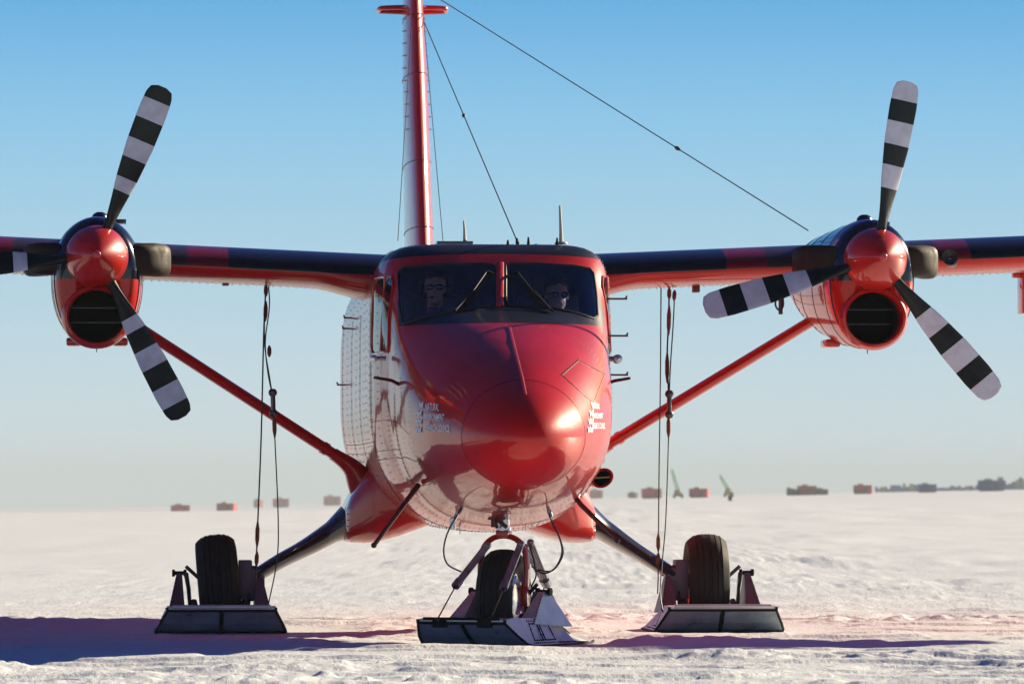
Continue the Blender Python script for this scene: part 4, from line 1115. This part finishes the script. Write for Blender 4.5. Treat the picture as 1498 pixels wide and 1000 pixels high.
place(c0, 486, 2900, .2, 'pale hazy red container nearest the left side of the plane, above the black gear leg', 'container', G, sc=(1.5, 1, 1.7))
place(c0, 872, 2500, .1, 'pale hazy red container half hidden behind the right side of the nose', 'container', G, sc=(1.0, 1, 1.3))
place(c0, 926, 2000, 1.3, 'tiny dark container left of the right ski cables', 'container', G, sc=(.7, 1, .7), mt='container_dark')
place(c0, 953, 1500, .35, 'red container beside the right ski cables', 'container', G, sc=(.82, 1, .95))
place(c0, 1023, 1450, -.25, 'red container between the two green cranes', 'container', G, sc=(.84, 1, .85))
place(c0, 1180, 1500, .1, 'red container with dark stores piled on either side of it', 'container', G, sc=(.85, 1, .9))
place(c0, 1262, 1500, -.1, 'red container at the left end of the long navy row', 'container', G, sc=(.86, 1, .85))
place(c0, 1356, 1500, .15, 'blue container standing before the middle of the navy row', 'container', G, sc=(.8, 1, .8), mt='container_blue')
place(c0, 1450, 1500, -.1, 'blue container standing before the right end of the navy row', 'container', G, sc=(1.25, 1, 1.05), mt='container_blue')
def stores(name, seed, wd):
    rnd = random.Random(seed); t = MB(); x = -wd/2
    while x < wd/2:
        w_ = rnd.uniform(.8, 2.0); h_ = rnd.uniform(.8, 1.9); t.mi = 0 if rnd.random() < .8 else 1
        t.box((x+w_/2, rnd.uniform(-.5, .5), h_/2), (w_, 2, h_), Matrix.Rotation(rnd.uniform(-.2, .2), 3, 'Z'), .9); x += w_*.95
    return t.build(name, ['navy', 'yellow'], bevel=.06)
def st(px, d, wd, seed, label, m0=None, sc=1):
    o = stores('stores_pile', seed, wd); o.location = on_ground(px, d); o.scale = (1, 1, sc); tag(o, label, 'supplies', 'tarpaulin covered stores of the distant camp')
    if m0: o.data.materials[0] = M[m0]
    return o
st(1160, 1500, 3.4, 1, 'dark low stores pile left of the red container', 'container_dark', 1.2); st(1201, 1500, 3.4, 2, 'dark low stores pile right of the red container', 'container_dark')
st(1300, 2300, 11, 3, 'navy covered stores right of the red container, left end of the long row', sc=1.6); st(1333, 2300, 9, 4, 'navy covered stores just left of the middle blue container', sc=1.9)
st(1378, 2300, 8, 5, 'navy covered stores just right of the middle blue container', sc=1.6); st(1408, 2300, 10, 6, 'low navy covered stores between the two blue containers', sc=1.2)
st(1482, 2200, 12, 8, 'tall navy covered stores at the right end of the row', sc=2.6); st(1438, 2300, 6, 9, 'navy covered stores just left of the right blue container', sc=1.8)
def crane(name, px, d, tip_px, hgt, label):
    root = bpy.data.objects.new(name, None); COL.objects.link(root); root.location = on_ground(px, d); tag(root, label, 'crane', 'green cranes of the distant camp')
    t = MB(); t.box((0, 0, .9), (2.2, 3.6, .9)); t.box((-.2, .3, 1.7), (1.4, 2.2, 1.0)); t.mi = 1
    for s in (-1, 1): t.box((s*1.0, 0, .4), (.5, 4.0, .8))
    t.build('chassis', ['yellow', 'trim'], root, bevel=.08)
    dx = (tip_px-px)/F*d; t = MB(); A = Vector((0, -.3, 1.8)); B = Vector((dx, .3, hgt)); d_ = (B-A); 
    u = d_.cross(Vector((0, 1, 0))).normalized(); v = Vector((0, 1, 0)); nseg = 9; cs = []
    for i in range(nseg+1):
        k = i/nseg; w_ = lerp(.42, .24, k)*(.6 if i in (0, nseg) else 1); p = lerp(A, B, k); cs.append([p+u*w_+v*w_, p-u*w_+v*w_, p-u*w_-v*w_, p+u*w_-v*w_])
    for j in range(4): t.tube([c[j] for c in cs], .11, 5)
    for i in range(nseg):
        for j in range(4): t.tube([cs[i][j], cs[i+1][(j+1) % 4]], .07, 4)
    t.build('boom', 'green', root)
crane('crawler_crane', 992, 1450, 983, 7.3, 'green boom crane leaning up just right of the ski cables')
crane('crawler_crane', 1066, 1480, 1053, 5.6, 'shorter green boom crane right of the red container')
t = MB(); t.lathe([(0, 0), (.29, 0), (.30, .02), (.30, .28), (.315, .30), (.30, .32), (.30, .58), (.315, .60), (.30, .62), (.30, .88), (0, .90)], (0, 0, 0), 'Z', 20); t.tube([(.1, 0, .8), (.1, 0, 1.25)], .03, 6); t.box((.18, 0, 1.15), (.3, .02, .16))
dr = t.build('marker_drum', 'trim'); dr.location = on_ground(1068, 850); tag(dr, 'small dark marker drum alone on the snow below the shorter crane', 'marker')

# ------------------------------------------------------------------ haze: fine blown snow in the air
t = MB(); t.box((0, 3700, 12.0), (6100, 10700, 80))
hz = t.build('haze', []) ; hm = bpy.data.materials.new('haze'); hm.use_nodes = True; hn = hm.node_tree.nodes; hn.clear()
pv = hn.new('ShaderNodeVolumePrincipled'); pv.inputs['Color'].default_value = (.80, .92, 1.0, 1); pv.inputs['Density'].default_value = 0.00020; pv.inputs['Anisotropy'].default_value = -0.05
ho = hn.new('ShaderNodeOutputMaterial'); hm.node_tree.links.new(pv.outputs[0], ho.inputs['Volume']); hz.data.materials.append(hm); tag(hz, kind='stuff')
